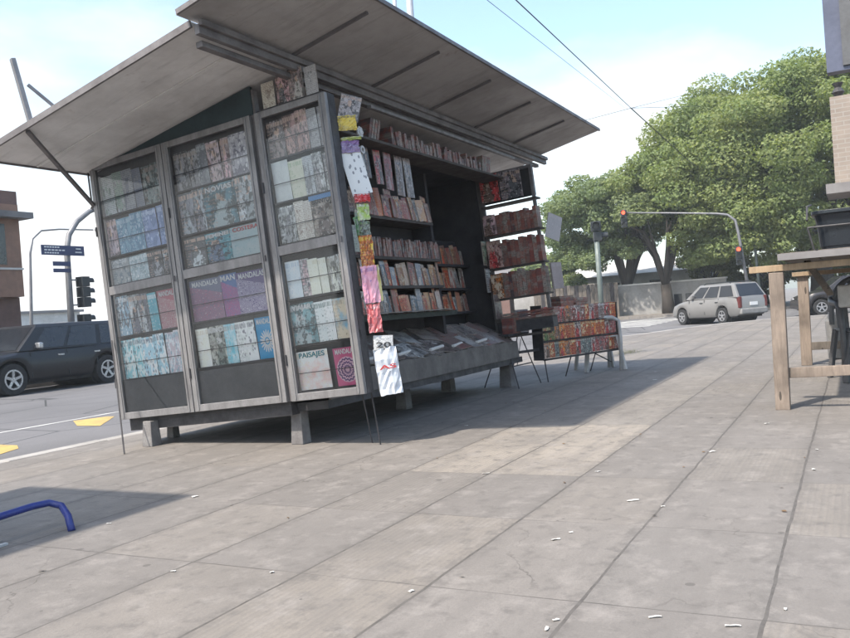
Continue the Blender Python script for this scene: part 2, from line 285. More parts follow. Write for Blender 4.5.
# --- magazine covers
def cover(kind, a, b, c, seed=0, dark=None):
    g = NG('cover_' + kind + '_%d' % seed)
    u = g.tc.outputs['UV']; r = g.rand(); off = g.comb(g.math('MULTIPLY', r, 17.3), g.math('MULTIPLY', r, 9.1), float(seed))
    va = g.n('ShaderNodeVectorMath', operation='ADD'); g.l(u, va.inputs[0]); g.l(off, va.inputs[1]); v = va.outputs[0]
    x, y, z = g.sep(u)
    n1 = g.noise(v, 2.5, 5, 0.6); n2 = g.noise(v, 9, 4, 0.65)
    if kind == 'photo':
        wv = g.noise(v, 3.2, 4, 0.6, col=True); wx, wy, wz = g.sep(wv)
        px_ = g.math('ADD', x, g.math('MULTIPLY', g.math('SUBTRACT', wx, 0.5), 0.55)); py_ = g.math('ADD', y, g.math('MULTIPLY', g.math('SUBTRACT', wy, 0.5), 0.45))
        cx = g.math('MULTIPLY_ADD', r, 0.35, 0.32); dx = g.math('ABSOLUTE', g.math('SUBTRACT', px_, cx))
        bw = g.rng(py_, 0.05, 0.8, 0.30, 0.10); fig = g.math('MULTIPLY', g.math('LESS_THAN', dx, bw), g.math('LESS_THAN', py_, 0.74))
        col = g.mix(g.rng(n1, 0.38, 0.62), tuple(min(.8, q * 1.25) for q in a), tuple(q * 0.5 for q in a)); col = g.mix(fig, col, b)
        hd = g.math('MULTIPLY', g.math('LESS_THAN', dx, 0.10), g.math('MULTIPLY', g.math('LESS_THAN', py_, 0.76), g.math('GREATER_THAN', py_, 0.56))); col = g.mix(hd, col, c)
        col = g.mix(g.rng(g.noise(v, 5.5, 3, 0.6), 0.50, 0.56, 0, 0.85), col, tuple(q * 0.16 for q in b)); n4 = g.noise(v, 12, 3, 0.6); col = g.mix(g.rng(n4, 0.60, 0.64, 0, 0.6), col, (0.6, 0.6, 0.58) if max(a) > 0.2 else (0.3, 0.3, 0.29))
    elif kind == 'mandala':
        dx = g.math('SUBTRACT', x, 0.5); dy = g.math('MULTIPLY', g.math('SUBTRACT', y, 0.42), 1.3)
        rr = g.math('SQRT', g.math('ADD', g.math('MULTIPLY', dx, dx), g.math('MULTIPLY', dy, dy))); an = g.math('ARCTAN2', dy, dx)
        pet = g.math('ABSOLUTE', g.math('SINE', g.math('MULTIPLY', an, 8.0)))
        ring = g.math('SINE', g.math('ADD', g.math('MULTIPLY', rr, 52.0), g.math('MULTIPLY', pet, 2.5)))
        m = g.math('MULTIPLY', g.math('GREATER_THAN', ring, 0.0), g.math('LESS_THAN', rr, 0.44))
        col = g.mix(g.rng(y, 0.0, 1.0), a, tuple(q * 0.8 for q in a)); col = g.mix(g.math('LESS_THAN', rr, 0.44), col, c); col = g.mix(m, col, b)
        col = g.mix(g.math('LESS_THAN', rr, 0.07), col, c)
    elif kind == 'sun':
        dx = g.math('SUBTRACT', x, 0.5); dy = g.math('MULTIPLY', g.math('SUBTRACT', y, 0.42), 1.3)
        rr = g.math('SQRT', g.math('ADD', g.math('MULTIPLY', dx, dx), g.math('MULTIPLY', dy, dy))); an = g.math('ARCTAN2', dy, dx)
        pet = g.math('ABSOLUTE', g.math('SINE', g.math('MULTIPLY', an, 9.0)))
        m = g.math('MULTIPLY', g.math('LESS_THAN', rr, g.math('MULTIPLY_ADD', pet, 0.22, 0.14)), g.math('GREATER_THAN', rr, 0.12))
        col = g.mix(m, a, b); col = g.mix(g.math('LESS_THAN', rr, 0.08), col, b)
    elif kind == 'text':
        ln = g.math('GREATER_THAN', g.math('SINE', g.math('MULTIPLY', y, 2 * pi * 22)), -0.1); wd = g.math('GREATER_THAN', g.noise(g.mapv(v, scale=(14, 22, 1)), 1.0, 1), 0.45)
        col = g.mix(g.rng(n1, 0.4, 0.7, 0, 0.5), a, b); col = g.mix(g.math('MULTIPLY', g.math('MULTIPLY', ln, wd), 0.65), col, c)
        blk = g.math('MULTIPLY', g.math('GREATER_THAN', n1, 0.53), g.math('LESS_THAN', y, 0.8)); col = g.mix(blk, col, g.mix(g.rng(n2, 0.35, 0.65), b, c))
    elif kind == 'floral':
        vc = g.vor(v, 7.0, o='Color'); vd = g.vor(v, 7.0); s1, s2, s3 = g.sep(vc)
        col = g.mix(g.math('GREATER_THAN', s1, 0.5), a, b); col = g.mix(g.math('LESS_THAN', vd, g.rng(s2, 0, 1, 0.1, 0.4)), col, c); col = g.mix(g.rng(n2, 0.5, 0.7, 0, 0.6), col, a)
    elif kind == 'plain':
        col = g.mix(g.rng(n1, 0.45, 0.7), a, b); col = g.mix(g.math('GREATER_THAN', n2, 0.62), col, c)
    elif kind == 'dots':
        vd = g.vor(g.mapv(v, scale=(0.8, 1.1, 1)), 13.0 if min(a) < 0.6 else 7.0); low = g.math('LESS_THAN', g.math('ADD', y, g.math('MULTIPLY', x, 0.25 if min(a) < 0.6 else -3.0)), 0.86); col = g.mix(g.math('MULTIPLY', g.math('GREATER_THAN', g.math('SINE', g.math('MULTIPLY', vd, 30.0)), 0.1 if min(a) < 0.6 else 2.0), low), a, b); col = g.mix(g.math('MULTIPLY', g.math('LESS_THAN', vd, 0.17 if min(a) < 0.6 else 0.27), low), col, c if min(a) < 0.6 else b)
    elif kind == 'comic':
        bx = g.n('ShaderNodeTexBrick', offset=0.4); g.l(v, bx.inputs['Vector']); bx.inputs['Scale'].default_value = 3.6; bx.inputs['Brick Width'].default_value = 0.8; bx.inputs['Row Height'].default_value = 0.6
        bx.inputs['Color1'].default_value = (*a, 1); bx.inputs['Color2'].default_value = (*b, 1); bx.inputs['Mortar'].default_value = (*c, 1); bx.inputs['Mortar Size'].default_value = 0.02
        col = g.mix(g.rng(n2, 0.42, 0.6), bx.outputs['Color'], tuple(q * 0.25 for q in b)); col = g.mix(g.math('GREATER_THAN', n1, 0.6), col, c)
    # masthead band and small print
    if kind in ('photo', 'comic', 'floral', 'plain'):
        band = g.math('MULTIPLY', g.math('GREATER_THAN', y, 0.84), g.math('GREATER_THAN', g.noise(g.mapv(v, scale=(16, 1.2, 1)), 1, 1), 0.47)); band = g.math('MULTIPLY', band, g.math('LESS_THAN', y, 0.95)); col = g.mix(g.math('MULTIPLY', band, 0.7), col, c)
        ln = g.math('MULTIPLY', g.math('GREATER_THAN', g.math('SINE', g.math('MULTIPLY', y, 2 * pi * 11)), 0.1), g.math('LESS_THAN', x, g.rng(n1, 0.3, 0.7, 0.1, 0.5)))
        wd = g.math('GREATER_THAN', g.noise(g.mapv(v, scale=(18, 11, 1)), 1.0, 1), 0.5); col = g.mix(g.math('MULTIPLY', g.math('MULTIPLY', ln, wd), 0.5), col, c)
    g.bsdf(col, 0.32, 0, None, 0.5); return g.m
_cv = {}
def CV(kind, a, b, c):
    k = (kind, a, b, c)
    if k not in _cv: _cv[k] = cover(kind, a, b, c, len(_cv))
    return _cv[k]

def spine_mat(name, cols, pale=(0.55, 0.5, 0.44)):
    g = NG(name); r = g.rand(); col = g.ramp(r, [tuple(q * 0.55 for q in c_) for c_ in cols], True)
    x, y, z = g.sep(g.tc.outputs['Generated']); r2 = g.math('FRACT', g.math('MULTIPLY', r, 37.7))
    lab = g.math('LESS_THAN', g.math('ABSOLUTE', g.math('SUBTRACT', z, g.math('MULTIPLY_ADD', r2, 0.4, 0.35))), 0.13); col = g.mix(g.math('MULTIPLY', lab, 0.5), col, tuple(q * 0.5 for q in pale))
    va = g.n('ShaderNodeVectorMath', operation='ADD'); g.l(g.tc.outputs['Object'], va.inputs[0]); g.l(g.comb(r2, r, r), va.inputs[1])
    n = g.noise(g.mapv(va.outputs[0], scale=(30, 1, 60)), 1.0, 3, 0.7); col = g.mix(g.rng(n, 0.5, 0.62, 0, 0.65), col, (0.05, 0.03, 0.03))
    n3 = g.noise(va.outputs[0], 14, 3); col = g.mix(g.rng(n3, 0.45, 0.62, 0, 0.6), col, (0.24, 0.05, 0.03))
    g.bsdf(col, 0.5); return g.m
M['spine_red'] = spine_mat('spine_red', [(0.34, 0.14, 0.11), (0.42, 0.32, 0.27), (0.25, 0.09, 0.08), (0.36, 0.25, 0.2), (0.14, 0.10, 0.11), (0.45, 0.38, 0.32), (0.30, 0.17, 0.14)])
M['spine_pale'] = spine_mat('spine_pale', [(0.42, 0.38, 0.34), (0.30, 0.25, 0.23), (0.16, 0.12, 0.12), (0.48, 0.44, 0.40), (0.35, 0.24, 0.2), (0.22, 0.2, 0.21)])
M['spine_dim'] = spine_mat('spine_dim', [(0.36, 0.24, 0.22), (0.5, 0.4, 0.36), (0.2, 0.14, 0.14), (0.4, 0.34, 0.34)])

# ------------------------------------------------------------------ mesh helpers
def tag(o, label=None, cat=None, group=None, kind=None):
    if label: o['label'] = label
    if cat: o['category'] = cat
    if group: o['group'] = group
    if kind: o['kind'] = kind
    return o
def empty(name, label, cat, loc=(0, 0, 0), rot=(0, 0, 0), group=None):
    o = bpy.data.objects.new(name, None); COL.objects.link(o); o.location = loc; o.rotation_euler = rot; o.empty_display_size = 0.2
    return tag(o, label, cat, group)
class MB:
    def __init__(s): s.v = []; s.f = []; s.mi = []
    def add(s, vs, fs, mi=0):
        b = len(s.v); s.v += [tuple(p) for p in vs]; s.f += [tuple(b + i for i in f) for f in fs]; s.mi += [mi] * len(fs); return s
    def box(s, x0, x1, y0, y1, z0, z1, mi=0):
        vs = [(x, y, z) for z in (z0, z1) for y in (y0, y1) for x in (x0, x1)]
        return s.add(vs, [(0, 2, 3, 1), (4, 5, 7, 6), (0, 1, 5, 4), (2, 6, 7, 3), (0, 4, 6, 2), (1, 3, 7, 5)], mi)
    def bar(s, p, q, w, h=None, up=(0, 0, 1), mi=0):
        h = w if h is None else h; p = Vector(p); q = Vector(q); d = (q - p).normalized(); up = Vector(up)
        if abs(d.dot(up)) > 0.99: up = Vector((1, 0, 0))
        a = d.cross(up).normalized(); b = a.cross(d)
        vs = [e + a * sa * w / 2 + b * sb * h / 2 for e in (p, q) for sa, sb in ((-1, -1), (1, -1), (1, 1), (-1, 1))]
        return s.add(vs, [(0, 1, 2, 3), (7, 6, 5, 4), (0, 4, 5, 1), (1, 5, 6, 2), (2, 6, 7, 3), (3, 7, 4, 0)], mi)
    def tube(s, pts, r, n=8, mi=0):
        pts = [Vector(p) for p in pts]; rs = r if isinstance(r, (list, tuple)) else [r] * len(pts)
        vs = []; ref = None
        for i, p in enumerate(pts):
            d = (pts[min(i + 1, len(pts) - 1)] - pts[max(i - 1, 0)]).normalized()
            if ref is None: ref = Vector((0, 0, 1)) if abs(d.z) < 0.9 else Vector((1, 0, 0))
            a = d.cross(ref).normalized(); b = a.cross(d); ref = b
            vs += [p + (a * cos(2 * pi * k / n) + b * sin(2 * pi * k / n)) * rs[i] for k in range(n)]
        fs = [(i * n + k, i * n + (k + 1) % n, (i + 1) * n + (k + 1) % n, (i + 1) * n + k) for i in range(len(pts) - 1) for k in range(n)]
        fs += [tuple(range(n))[::-1], tuple((len(pts) - 1) * n + k for k in range(n))]
        return s.add(vs, fs, mi)
    def prism(s, poly, axis, a, b, mi=0):
        # poly in the two other axes, extruded along axis from a to b
        def P(p, t):
            if axis == 'x': return (t, p[0], p[1])
            if axis == 'y': return (p[0], t, p[1])
            return (p[0], p[1], t)
        n = len(poly); vs = [P(p, a) for p in poly] + [P(p, b) for p in poly]
        fs = [tuple(range(n)), tuple(range(2 * n - 1, n - 1, -1))] + [(i, n + i, n + (i + 1) % n, (i + 1) % n) for i in range(n)]
        return s.add(vs, fs, mi)
    def disc(s, c, axis, r0, r1, t0, t1, n=20, mi=0):
        # ring/cylinder about an axis direction
        c = Vector(c); d = Vector(axis).normalized(); ref = Vector((0, 0, 1)) if abs(d.z) < 0.9 else Vector((1, 0, 0)); a = d.cross(ref).normalized(); b = a.cross(d)
        ring = lambda r, t: [c + d * t + (a * cos(2 * pi * k / n) + b * sin(2 * pi * k / n)) * r for k in range(n)]
        vs = ring(r1, t0) + ring(r1, t1) + ring(r0, t1) + ring(r0, t0)
        fs = []
        for j in range(4):
            for k in range(n): fs.append((j * n + k, j * n + (k + 1) % n, ((j + 1) % 4) * n + (k + 1) % n, ((j + 1) % 4) * n + k))
        return s.add(vs, fs, mi)
    def build(s, name, mat, parent=None, smooth=False, bevel=0, loc=None, rot=None):
        me = bpy.data.meshes.new(name); me.from_pydata(s.v, [], s.f)
        mats = mat if isinstance(mat, (list, tuple)) else [mat]
        for m in mats: me.materials.append(m if not isinstance(m, str) else M[m])
        me.polygons.foreach_set('material_index', s.mi)
        if smooth: me.polygons.foreach_set('use_smooth', [True] * len(me.polygons))
        me.update()
        import bmesh
        b = bmesh.new(); b.from_mesh(me); bmesh.ops.recalc_face_normals(b, faces=b.faces); b.to_mesh(me); b.free()
        o = bpy.data.objects.new(name, me); COL.objects.link(o)
        if parent: o.parent = parent
        if loc: o.location = loc
        if rot: o.rotation_euler = rot
        if bevel:
            md = o.modifiers.new('bevel', 'BEVEL'); md.width = bevel; md.segments = 2; md.limit_method = 'ANGLE'
        return o
def sheet(name, pts, z, mat, kind='structure'):
    n = len(pts); m = MB(); m.add([(x, y, z) for x, y in pts], [tuple(range(n))]); o = m.build(name, mat)
    if o.data.polygons[0].normal.z < 0: o.data.flip_normals()
    o['kind'] = kind; return o
_txt = {}
def text_mesh(word, size, mat, bold=True):
    k = (word, size, mat)
    if k in _txt: return _txt[k]
    c = bpy.data.curves.new('t', 'FONT'); c.body = word; c.size = size; c.extrude = 0.0008; c.offset = size * 0.02 if bold else 0; c.align_x = 'CENTER'
    o = bpy.data.objects.new('t', c); COL.objects.link(o); bpy.context.view_layer.update()
    me = bpy.data.meshes.new_from_object(o.evaluated_get(bpy.context.evaluated_depsgraph_get())); bpy.data.objects.remove(o)
    me.materials.clear(); me.materials.append(M[mat]); w = max(v.co.x for v in me.vertices) - min(v.co.x for v in me.vertices)
    _txt[k] = (me, w); return _txt[k]
def put_text(parent, word, width, height, pos, mat, name='title'):
    me, w = text_mesh(word, 0.1, mat); o = bpy.data.objects.new(name, me); COL.objects.link(o); o.parent = parent
    o.scale = (width / w, height / 0.072, 1); o.rotation_euler = (pi / 2, 0, 0); o.location = pos; return o
def copy_tree(o, parent=None):
    c = o.copy(); COL.objects.link(c); c.parent = parent
    for ch in o.children: copy_tree(ch, c)
    return c

# ------------------------------------------------------------------ ground, roads, markings
m = MB(); m.box(-150, 400, -200, 400, -0.6, -0.154)
tag(m.build('ground', 'asphalt'), kind='structure')
side = [(-12, -30), (-12, 6.72), (18, 6.72), (20, 6.5), (21.8, 6.0), (23.4, 5.3), (26, 4.5), (28.2, 3.6), (29.6, 2.4), (30.4, 0.8), (30.7, -2), (30.7, -30)]
m = MB(); m.prism(side, 'z', -0.40, 0.0); tag(m.build('pavement', 'paving'), kind='structure')
# granite kerb along the edge: one long stone strip with joints between stones
kb = MB(); kp = side[1:]
def offset(pts, d):
    r = []
    for i, p in enumerate(pts):
        a = Vector(pts[max(i - 1, 0)]); b = Vector(pts[min(i + 1, len(pts) - 1)]); t = (b - a).normalized(); nrm = Vector((-t.y, t.x)); r.append((p[0] + nrm.x * d, p[1] + nrm.y * d))
    return r
ko = offset(kp, 0.17)
def dens(a, b, step):
    n = max(1, int((Vector(b) - Vector(a)).length / step)); return [tuple(Vector(a).lerp(Vector(b), i / n)) for i in range(n)]
for i in range(len(kp) - 1):
    A = dens(kp[i], kp[i + 1], 1.1) + [kp[i + 1]]; n = len(A); B = [tuple(Vector(ko[i]).lerp(Vector(ko[i + 1]), j / (n - 1))) for j in range(n)]
    for j in range(n - 1):
        a0, a1, b0, b1 = Vector(A[j]), Vector(A[j + 1]), Vector(B[j]), Vector(B[j + 1]); a1 = a0.lerp(a1, 0.985); b1 = b0.lerp(b1, 0.985)
        kb.prism([tuple(a0), tuple(a1), tuple(b1), tuple(b0)], 'z', -0.3, 0.006 if j % 2 else 0.002)
tag(kb.build('kerb', 'kerb', bevel=0.01), kind='structure')
# far pavements
m = MB(); m.box(-60, 30, 19.0, 70, -0.4, -0.02); tag(m.build('far_pavement', 'paving'), kind='structure')
m = MB(); m.prism([(47, -60), (47, 3), (45.2, 8.5), (45.2, 12), (49, 19), (400, 19), (400, -60)], 'z', -0.4, -0.03); tag(m.build('corner_pavement', 'paving'), kind='structure')
m = MB(); m.box(-60, 30, 18.85, 19.0, -0.4, -0.015); m.box(46.85, 47.0, -60, 3, -0.4, -0.02); tag(m.build('far_kerb', 'kerb'), kind='structure')
# road markings
zr = -0.150
def arrow(name, cx, cy, s=1.0):
    p = [(-1.0, 0), (0.2, 0.45), (0.05, 0.16), (1.3, 0.16), (1.3, -0.16), (0.05, -0.16), (0.2, -0.45)]
    sheet(name, [(cx + a * s, cy + b * s) for a, b in p], zr, 'yellow_line')
sheet('yellow_marking', [(8.12, 10.17), (7.66, 9.52), (7.66, 9.07), (8.55, 9.8), (8.55, 9.95)], zr, 'yellow_line')
sheet('yellow_marking', [(6.24, 9.3), (6.20, 8.75), (6.02, 8.48), (5.68, 8.32), (5.72, 9.1)], zr, 'yellow_line')
sheet('lane_line', [(5, 10.28), (24, 10.28), (24, 10.36), (5, 10.36)], zr - 0.001, 'white_line')
for i in range(8):     # zebra crossing of the cross street
    x0 = 33.2 + i * 1.15
    sheet('crossing_stripe', [(x0, 10.4), (x0 + 0.5, 10.4), (x0 + 0.5, 7.4), (x0, 7.4)], zr, 'white_line')
for i in range(6):
    y0 = 12.4 + i * 1.1
    sheet('crossing_stripe', [(26, y0), (29, y0), (29, y0 + 0.5), (26, y0 + 0.5)], zr, 'white_line')
sheet('stop_line', [(31.6, 2.2), (32.1, 2.2), (32.1, -8), (31.6, -8)], zr, 'white_line')
sheet('road_line', [(33.0, 10.9), (33.0, 11.1), (46, 9.2), (46, 9.0)], zr + 0.004, 'white_line')

# ------------------------------------------------------------------ the kiosk
KT = radians(-4.1); KO = Vector((5.5, 4.22, 0.39))
KM = Matrix.Translation(KO) @ Matrix.Rotation(KT, 4, 'X'); KI = KM.inverted()
kiosk = empty('newspaper_kiosk', 'weathered metal newspaper kiosk with wide roof and magazine display doors', 'kiosk', KO, (KT, 0, 0))
def K(o, x, y, z, rx=0, ry=0, rz=0):
    mat = KM @ Matrix.Translation((x, y, z)) @ Euler((rx, ry, rz)).to_matrix().to_4x4()
    o.location = mat.to_translation(); o.rotation_euler = mat.to_euler(); return o
WK = 4.7; RS = 0.154       # kiosk width, roof slope
rz_ = lambda y: 2.42 + (1.75 - y) * RS
m = MB(); m.box(0.06, WK - 0.03, 0.04, 1.96, -0.035, 0.0); m.box(0.06, WK - 0.03, 0.04, 0.10, -0.12, -0.036); m.box(0.06, WK - 0.03, 1.9, 1.96, -0.12, -0.036); m.box(0.06, 0.12, 0.101, 1.899, -0.12, -0.036); m.box(WK - 0.09, WK - 0.03, 0.101, 1.899, -0.12, -0.036)
m.box(0.14, WK - 0.06, -0.28, 0.038, -0.10, -0.03)
m.build('chassis', 'dark_metal', kiosk)
for wx, wy, wd in ((5.52, 5.86, 0.055), (5.72, 4.30, 0.055), (5.98, 6.05, 0.04), (9.53, 4.75, 0.065), (9.98, 4.10, 0.075), (7.9, 4.5, 0.06)):
    top = (KM @ Vector((wx - 5.5, (wy - 4.22), -0.1))).z + 0.06
    lm = MB()
    for z0, z1, a0, a1 in ((0.0, top, wd * 1.15, wd * 0.9),):
        vs = [(wx + sx_ * a, wy + sy_ * a, z) for z, a in ((z0, a0), (z1, a1)) for sx_, sy_ in ((-1, -1), (1, -1), (1, 1), (-1, 1))]
        lm.add([KI @ Vector(v) for v in vs], [(0, 1, 2, 3), (4, 5, 6, 7), (0, 1, 5, 4), (1, 2, 6, 5), (2, 3, 7, 6), (3, 0, 4, 7)])
    lm.build('leg', 'leg_stone', kiosk, bevel=0.006)
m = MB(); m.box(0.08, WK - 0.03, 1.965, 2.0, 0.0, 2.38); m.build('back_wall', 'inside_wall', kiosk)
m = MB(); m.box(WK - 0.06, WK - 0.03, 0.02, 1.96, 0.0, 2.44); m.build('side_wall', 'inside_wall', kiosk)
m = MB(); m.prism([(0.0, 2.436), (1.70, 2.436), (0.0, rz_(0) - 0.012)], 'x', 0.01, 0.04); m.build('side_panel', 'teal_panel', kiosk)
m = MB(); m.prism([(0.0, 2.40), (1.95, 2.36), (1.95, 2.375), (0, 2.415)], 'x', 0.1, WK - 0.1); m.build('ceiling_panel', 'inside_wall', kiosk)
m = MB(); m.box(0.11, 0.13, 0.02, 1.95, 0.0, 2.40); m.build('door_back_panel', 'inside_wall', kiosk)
# corner posts
for x, y in ((0.05, 0.0), (WK - 0.045, 0.0)):
    m = MB(); m.box(x - 0.03, x + 0.03, y - 0.02, y + 0.03, 0.001, rz_(y) - 0.04); m.build('corner_post', 'beam', kiosk)
# interior partition where the dark entrance begins
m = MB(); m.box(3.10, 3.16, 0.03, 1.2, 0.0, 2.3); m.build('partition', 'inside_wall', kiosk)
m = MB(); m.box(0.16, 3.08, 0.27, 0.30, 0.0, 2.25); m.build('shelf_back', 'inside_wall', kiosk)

# glass display doors
def door(y1, y0, mid, shelves, blank, x0=-0.02, th=0.10, st=0.07, name='glass_door', back=True):
    x1 = x0 + 0.04
    f = MB()
    f.box(x0, x1, y0, y0 + st, -0.002, 2.43); f.box(x0, x1, y1 - st, y1, -0.002, 2.43)
    f.box(x0, x1, y0 + st, y1 - st, 2.375, 2.43); f.box(x0, x1, y0 + st, y1 - st, -0.002, 0.06); f.box(x0, x1, y0 + st, y1 - st, mid - 0.035, mid + 0.045)
    # raised beads on the stiles
    for y in (y0 + st * 0.72, y1 - st * 0.72): f.box(x0 - 0.008, x0 - 0.0005, y - 0.008, y + 0.008, 0.01, 2.42)
    fo = f.build(name, 'frame', kiosk, bevel=0.004)
    b = MB(); b.box(x0 + th - 0.006, x0 + th + 0.006, y0 + 0.01, y1 - 0.01, 0.01, 2.42)
    b.build('backboard', 'panel_grey', fo)
    if blank: b2 = MB(); b2.box(x0 + 0.035, x0 + 0.05, y0 + st - 0.01, y1 - st + 0.01, 0.05, 0.355); b2.build('kick_panel', 'panel_grey', fo)
    for z in shelves:
        s_ = MB(); s_.box(x0 + 0.03, x0 + th - 0.008, y0 + 0.02, y1 - 0.02, z - 0.012, z); s_.build('shelf', 'dark_metal', fo)
        w_ = MB(); w_.bar((x0 + 0.036, y0 + 0.03, z + 0.15), (x0 + 0.036, y1 - 0.03, z + 0.15), 0.006); w_.build('retaining_wire', 'dark_metal', fo)
    for zh in (0.30, 1.75):
        hg = MB(); hg.tube([(x0 - 0.006, y1 - 0.004, zh), (x0 - 0.006, y1 - 0.004, zh + 0.09)], 0.009, 6); hg.build('hinge', 'dark_metal', fo)
    for za, zb in ((0.06, mid - 0.035), (mid + 0.045, 2.375)):
        g_ = MB(); gx = x0 + 0.016; g_.add([(gx, y0 + st - 0.003, za - 0.003), (gx, y0 + st - 0.003, zb + 0.003), (gx, y1 - st + 0.003, zb + 0.003), (gx, y1 - st + 0.003, za - 0.003)], [(0, 1, 2, 3)]); go = g_.build('pane', 'glass', fo)
        if go.data.polygons[0].normal.x > 0: go.data.flip_normals()
    h_ = MB(); h_.box(x0 - 0.02, x0 - 0.0086, y0 + 0.012, y0 + 0.022, mid - 0.03, mid + 0.02); h_.build('handle', 'roof_rib', fo)
    return fo
door(1.99, 1.055, 1.21, (1.93, 1.54, 1.27, 0.78, 0.37), True)
door(1.045, 0.02, 1.22, (1.97, 1.575, 1.28, 0.79, 0.38), True)
door(-0.03, -0.752, 1.245, (2.02, 1.655, 1.30, 0.84, 0.45, 0.07), False, th=0.13, name='folded_door')
m = MB(); m.box(0.105, 0.12, -0.75, -0.03, 0.0, 2.43); m.box(0.022, 0.119, -0.753, -0.748, 0.0, 2.43); m.build('door_lining', 'dark_metal', kiosk)
# small latch bracket on the back corner and the thin rods
m = MB(); m.bar((0, 2.03, 2.02), (0, 2.03, 2.42), 0.012); m.bar((0, 1.99, 2.41), (0, 2.05, 2.41), 0.012); m.bar((0, 1.99, 2.04), (0, 2.05, 2.04), 0.012); m.build('latch_bracket', 'dark_metal', kiosk)
def rod(a, b, r=0.007, name='prop_rod', mat='dark_metal'):
    m = MB(); m.tube([KI @ Vector(a), KI @ Vector(b)], r, 6); return m.build(name, mat, kiosk)
rod((5.10, 5.76, 0), (5.46, 6.22, 1.0)); rod((5.71, 3.50, 0), (5.53, 3.50, 0.95)); rod((5.78, 3.62, 0.0), (5.66, 3.62, 0.5))

# roof: one sloping plate over the body, ribs beneath, and a raised front flap
X0, X1 = -1.10, 6.0
YB, YF = 1.745, -0.43
def slab(ya, yb, za, zb, x0, x1, t):
    v = [(x0, ya, za), (x1, ya, za), (x1, yb, zb), (x0, yb, zb)]; return v + [(a, b, c + t) for a, b, c in v]
BOXF = [(0, 1, 2, 3), (7, 6, 5, 4), (0, 4, 5, 1), (1, 5, 6, 2), (2, 6, 7, 3), (3, 7, 4, 0)]
m = MB(); m.add(slab(YB + 0.3, YF, rz_(YB + 0.3), rz_(YF), X0, X1, 0.03), BOXF)
roof = m.build('roof', 'roof_under', kiosk)
m = MB()
m.bar((X0 - 0.006, YB + 0.32, rz_(YB + 0.3) + 0.012), (X0 - 0.006, YF, rz_(YF) + 0.012), 0.02, 0.05); m.bar((X0, YB + 0.31, rz_(YB + 0.31) + 0.012), (X1, YB + 0.31, rz_(YB + 0.31) + 0.012), 0.02, 0.05); m.build('edge_trim', 'beam', roof)
for x in (-0.55,):
    m = MB(); m.bar((x, YB + 0.28, rz_(YB + 0.28) - 0.008), (x, YF + 0.1, rz_(YF + 0.1) - 0.008), 0.02, 0.012); m.build('seam', 'roof_under', roof)
FS = 0.165; FZ = rz_(YF) + 0.05; FD = 0.93
fz = lambda y: FZ + (YF - y) * FS
m = MB(); m.add(slab(YF + 0.02, YF - FD, fz(YF + 0.02), fz(YF - FD), X0 - 0.12, X1 + 0.02, 0.022), BOXF)
flap = m.build('front_awning', 'awning_under', kiosk)
for x in (0.0, 1.24, 2.43, 3.6, 4.85):
    m = MB(); m.bar((x, YF - 0.02, fz(YF) - 0.012), (x, YF - FD * 0.86, fz(YF - FD * 0.86) - 0.012), 0.024, 0.022); m.build('rib', 'roof_rib', flap)
m = MB(); m.bar((X0 - 0.12, YF - FD - 0.012, fz(YF - FD) + 0.008), (X1 + 0.02, YF - FD - 0.012, fz(YF - FD) + 0.008), 0.02, 0.035); m.bar((X0 - 0.132, YF, fz(YF) + 0.008), (X0 - 0.132, YF - FD, fz(YF - FD) + 0.008), 0.02, 0.035); m.build('edge_trim', 'beam', flap)
m = MB(); yb = YF - 0.02
m.box(X0, X1 + 0.15, yb - 0.045, yb, rz_(yb) - 0.075, rz_(yb) - 0.005)
m.box(X0 + 0.1, X1, yb + 0.03, yb + 0.09, rz_(yb) - 0.12, rz_(yb) - 0.075)
m.box(X0, X1 + 0.15, yb - 0.075, yb - 0.047, rz_(yb) - 0.02, rz_(yb) + 0.025)
m.build('front_beam', 'beam', kiosk, bevel=0.004)
m = MB(); m.box(1.2, 4.9, yb - 0.02, yb + 0.02, 2.60, 2.628); m.build('shutter_rail', 'frame', kiosk)
m = MB(); m.bar((0.0, 2.0, 2.05), (-1.08, 1.42, 2.46), 0.03, 0.03); m.build('roof_brace', 'beam', kiosk)
# signpost and stay standing on the roof's back edge
p0 = KI @ Vector((4.62, 5.98, 2.72)); p1 = KI @ Vector((4.52, 6.06, 3.40)); p2 = KI @ Vector((4.60, 6.0, 3.19)); p3 = KI @ Vector((4.86, 5.92, 2.98))
m = MB(); m.bar(p0, p1, 0.045, 0.035); m.bar(p2, p3, 0.022, 0.022); m.build('roof_post', 'pole_grey', kiosk)

# shelves inside and the sloping counter
for z, y0, y1, mt in ((1.268, -0.05, 0.26, 'shelf_board'), (0.962, -0.05, 0.26, 'shelf_board'), (0.652, -0.16, 0.26, 'felt'), (1.70, -0.02, 0.26, 'shelf_board')):
    m = MB(); m.box(0.17, 3.08, y0, y1, z - 0.03, z); m.build('shelf', mt, kiosk)
m = MB(); m.box(0.17, 3.09, -0.165, -0.155, 0.60, 0.655); m.build('shelf_edge', 'felt', kiosk)
m = MB(); m.box(0.16, 4.62, -0.42, -0.12, 2.30, 2.325); m.build('top_shelf', 'shelf_board', kiosk)
m = MB(); m.prism([(-0.28, 0.17), (0.26, 0.49), (0.26, 0.46), (-0.28, 0.14)], 'x', 0.16, 4.5); m.build('counter', 'skirt', kiosk)
m = MB(); m.box(0.16, 4.5, -0.30, -0.281, -0.03, 0.185); m.build('counter_skirt', 'skirt', kiosk)
m = MB(); m.box(3.17, 4.62, 0.45, 0.47, 0.0, 1.62); m.box(3.17, 4.62, 0.28, 0.449, 0.63, 0.66); m.box(3.17, 4.62, 0.28, 0.449, 0.94, 0.97); m.box(3.17, 4.62, 0.28, 0.449, 1.25, 1.28); m.build('rear_shelving', 'inside_wall', kiosk)
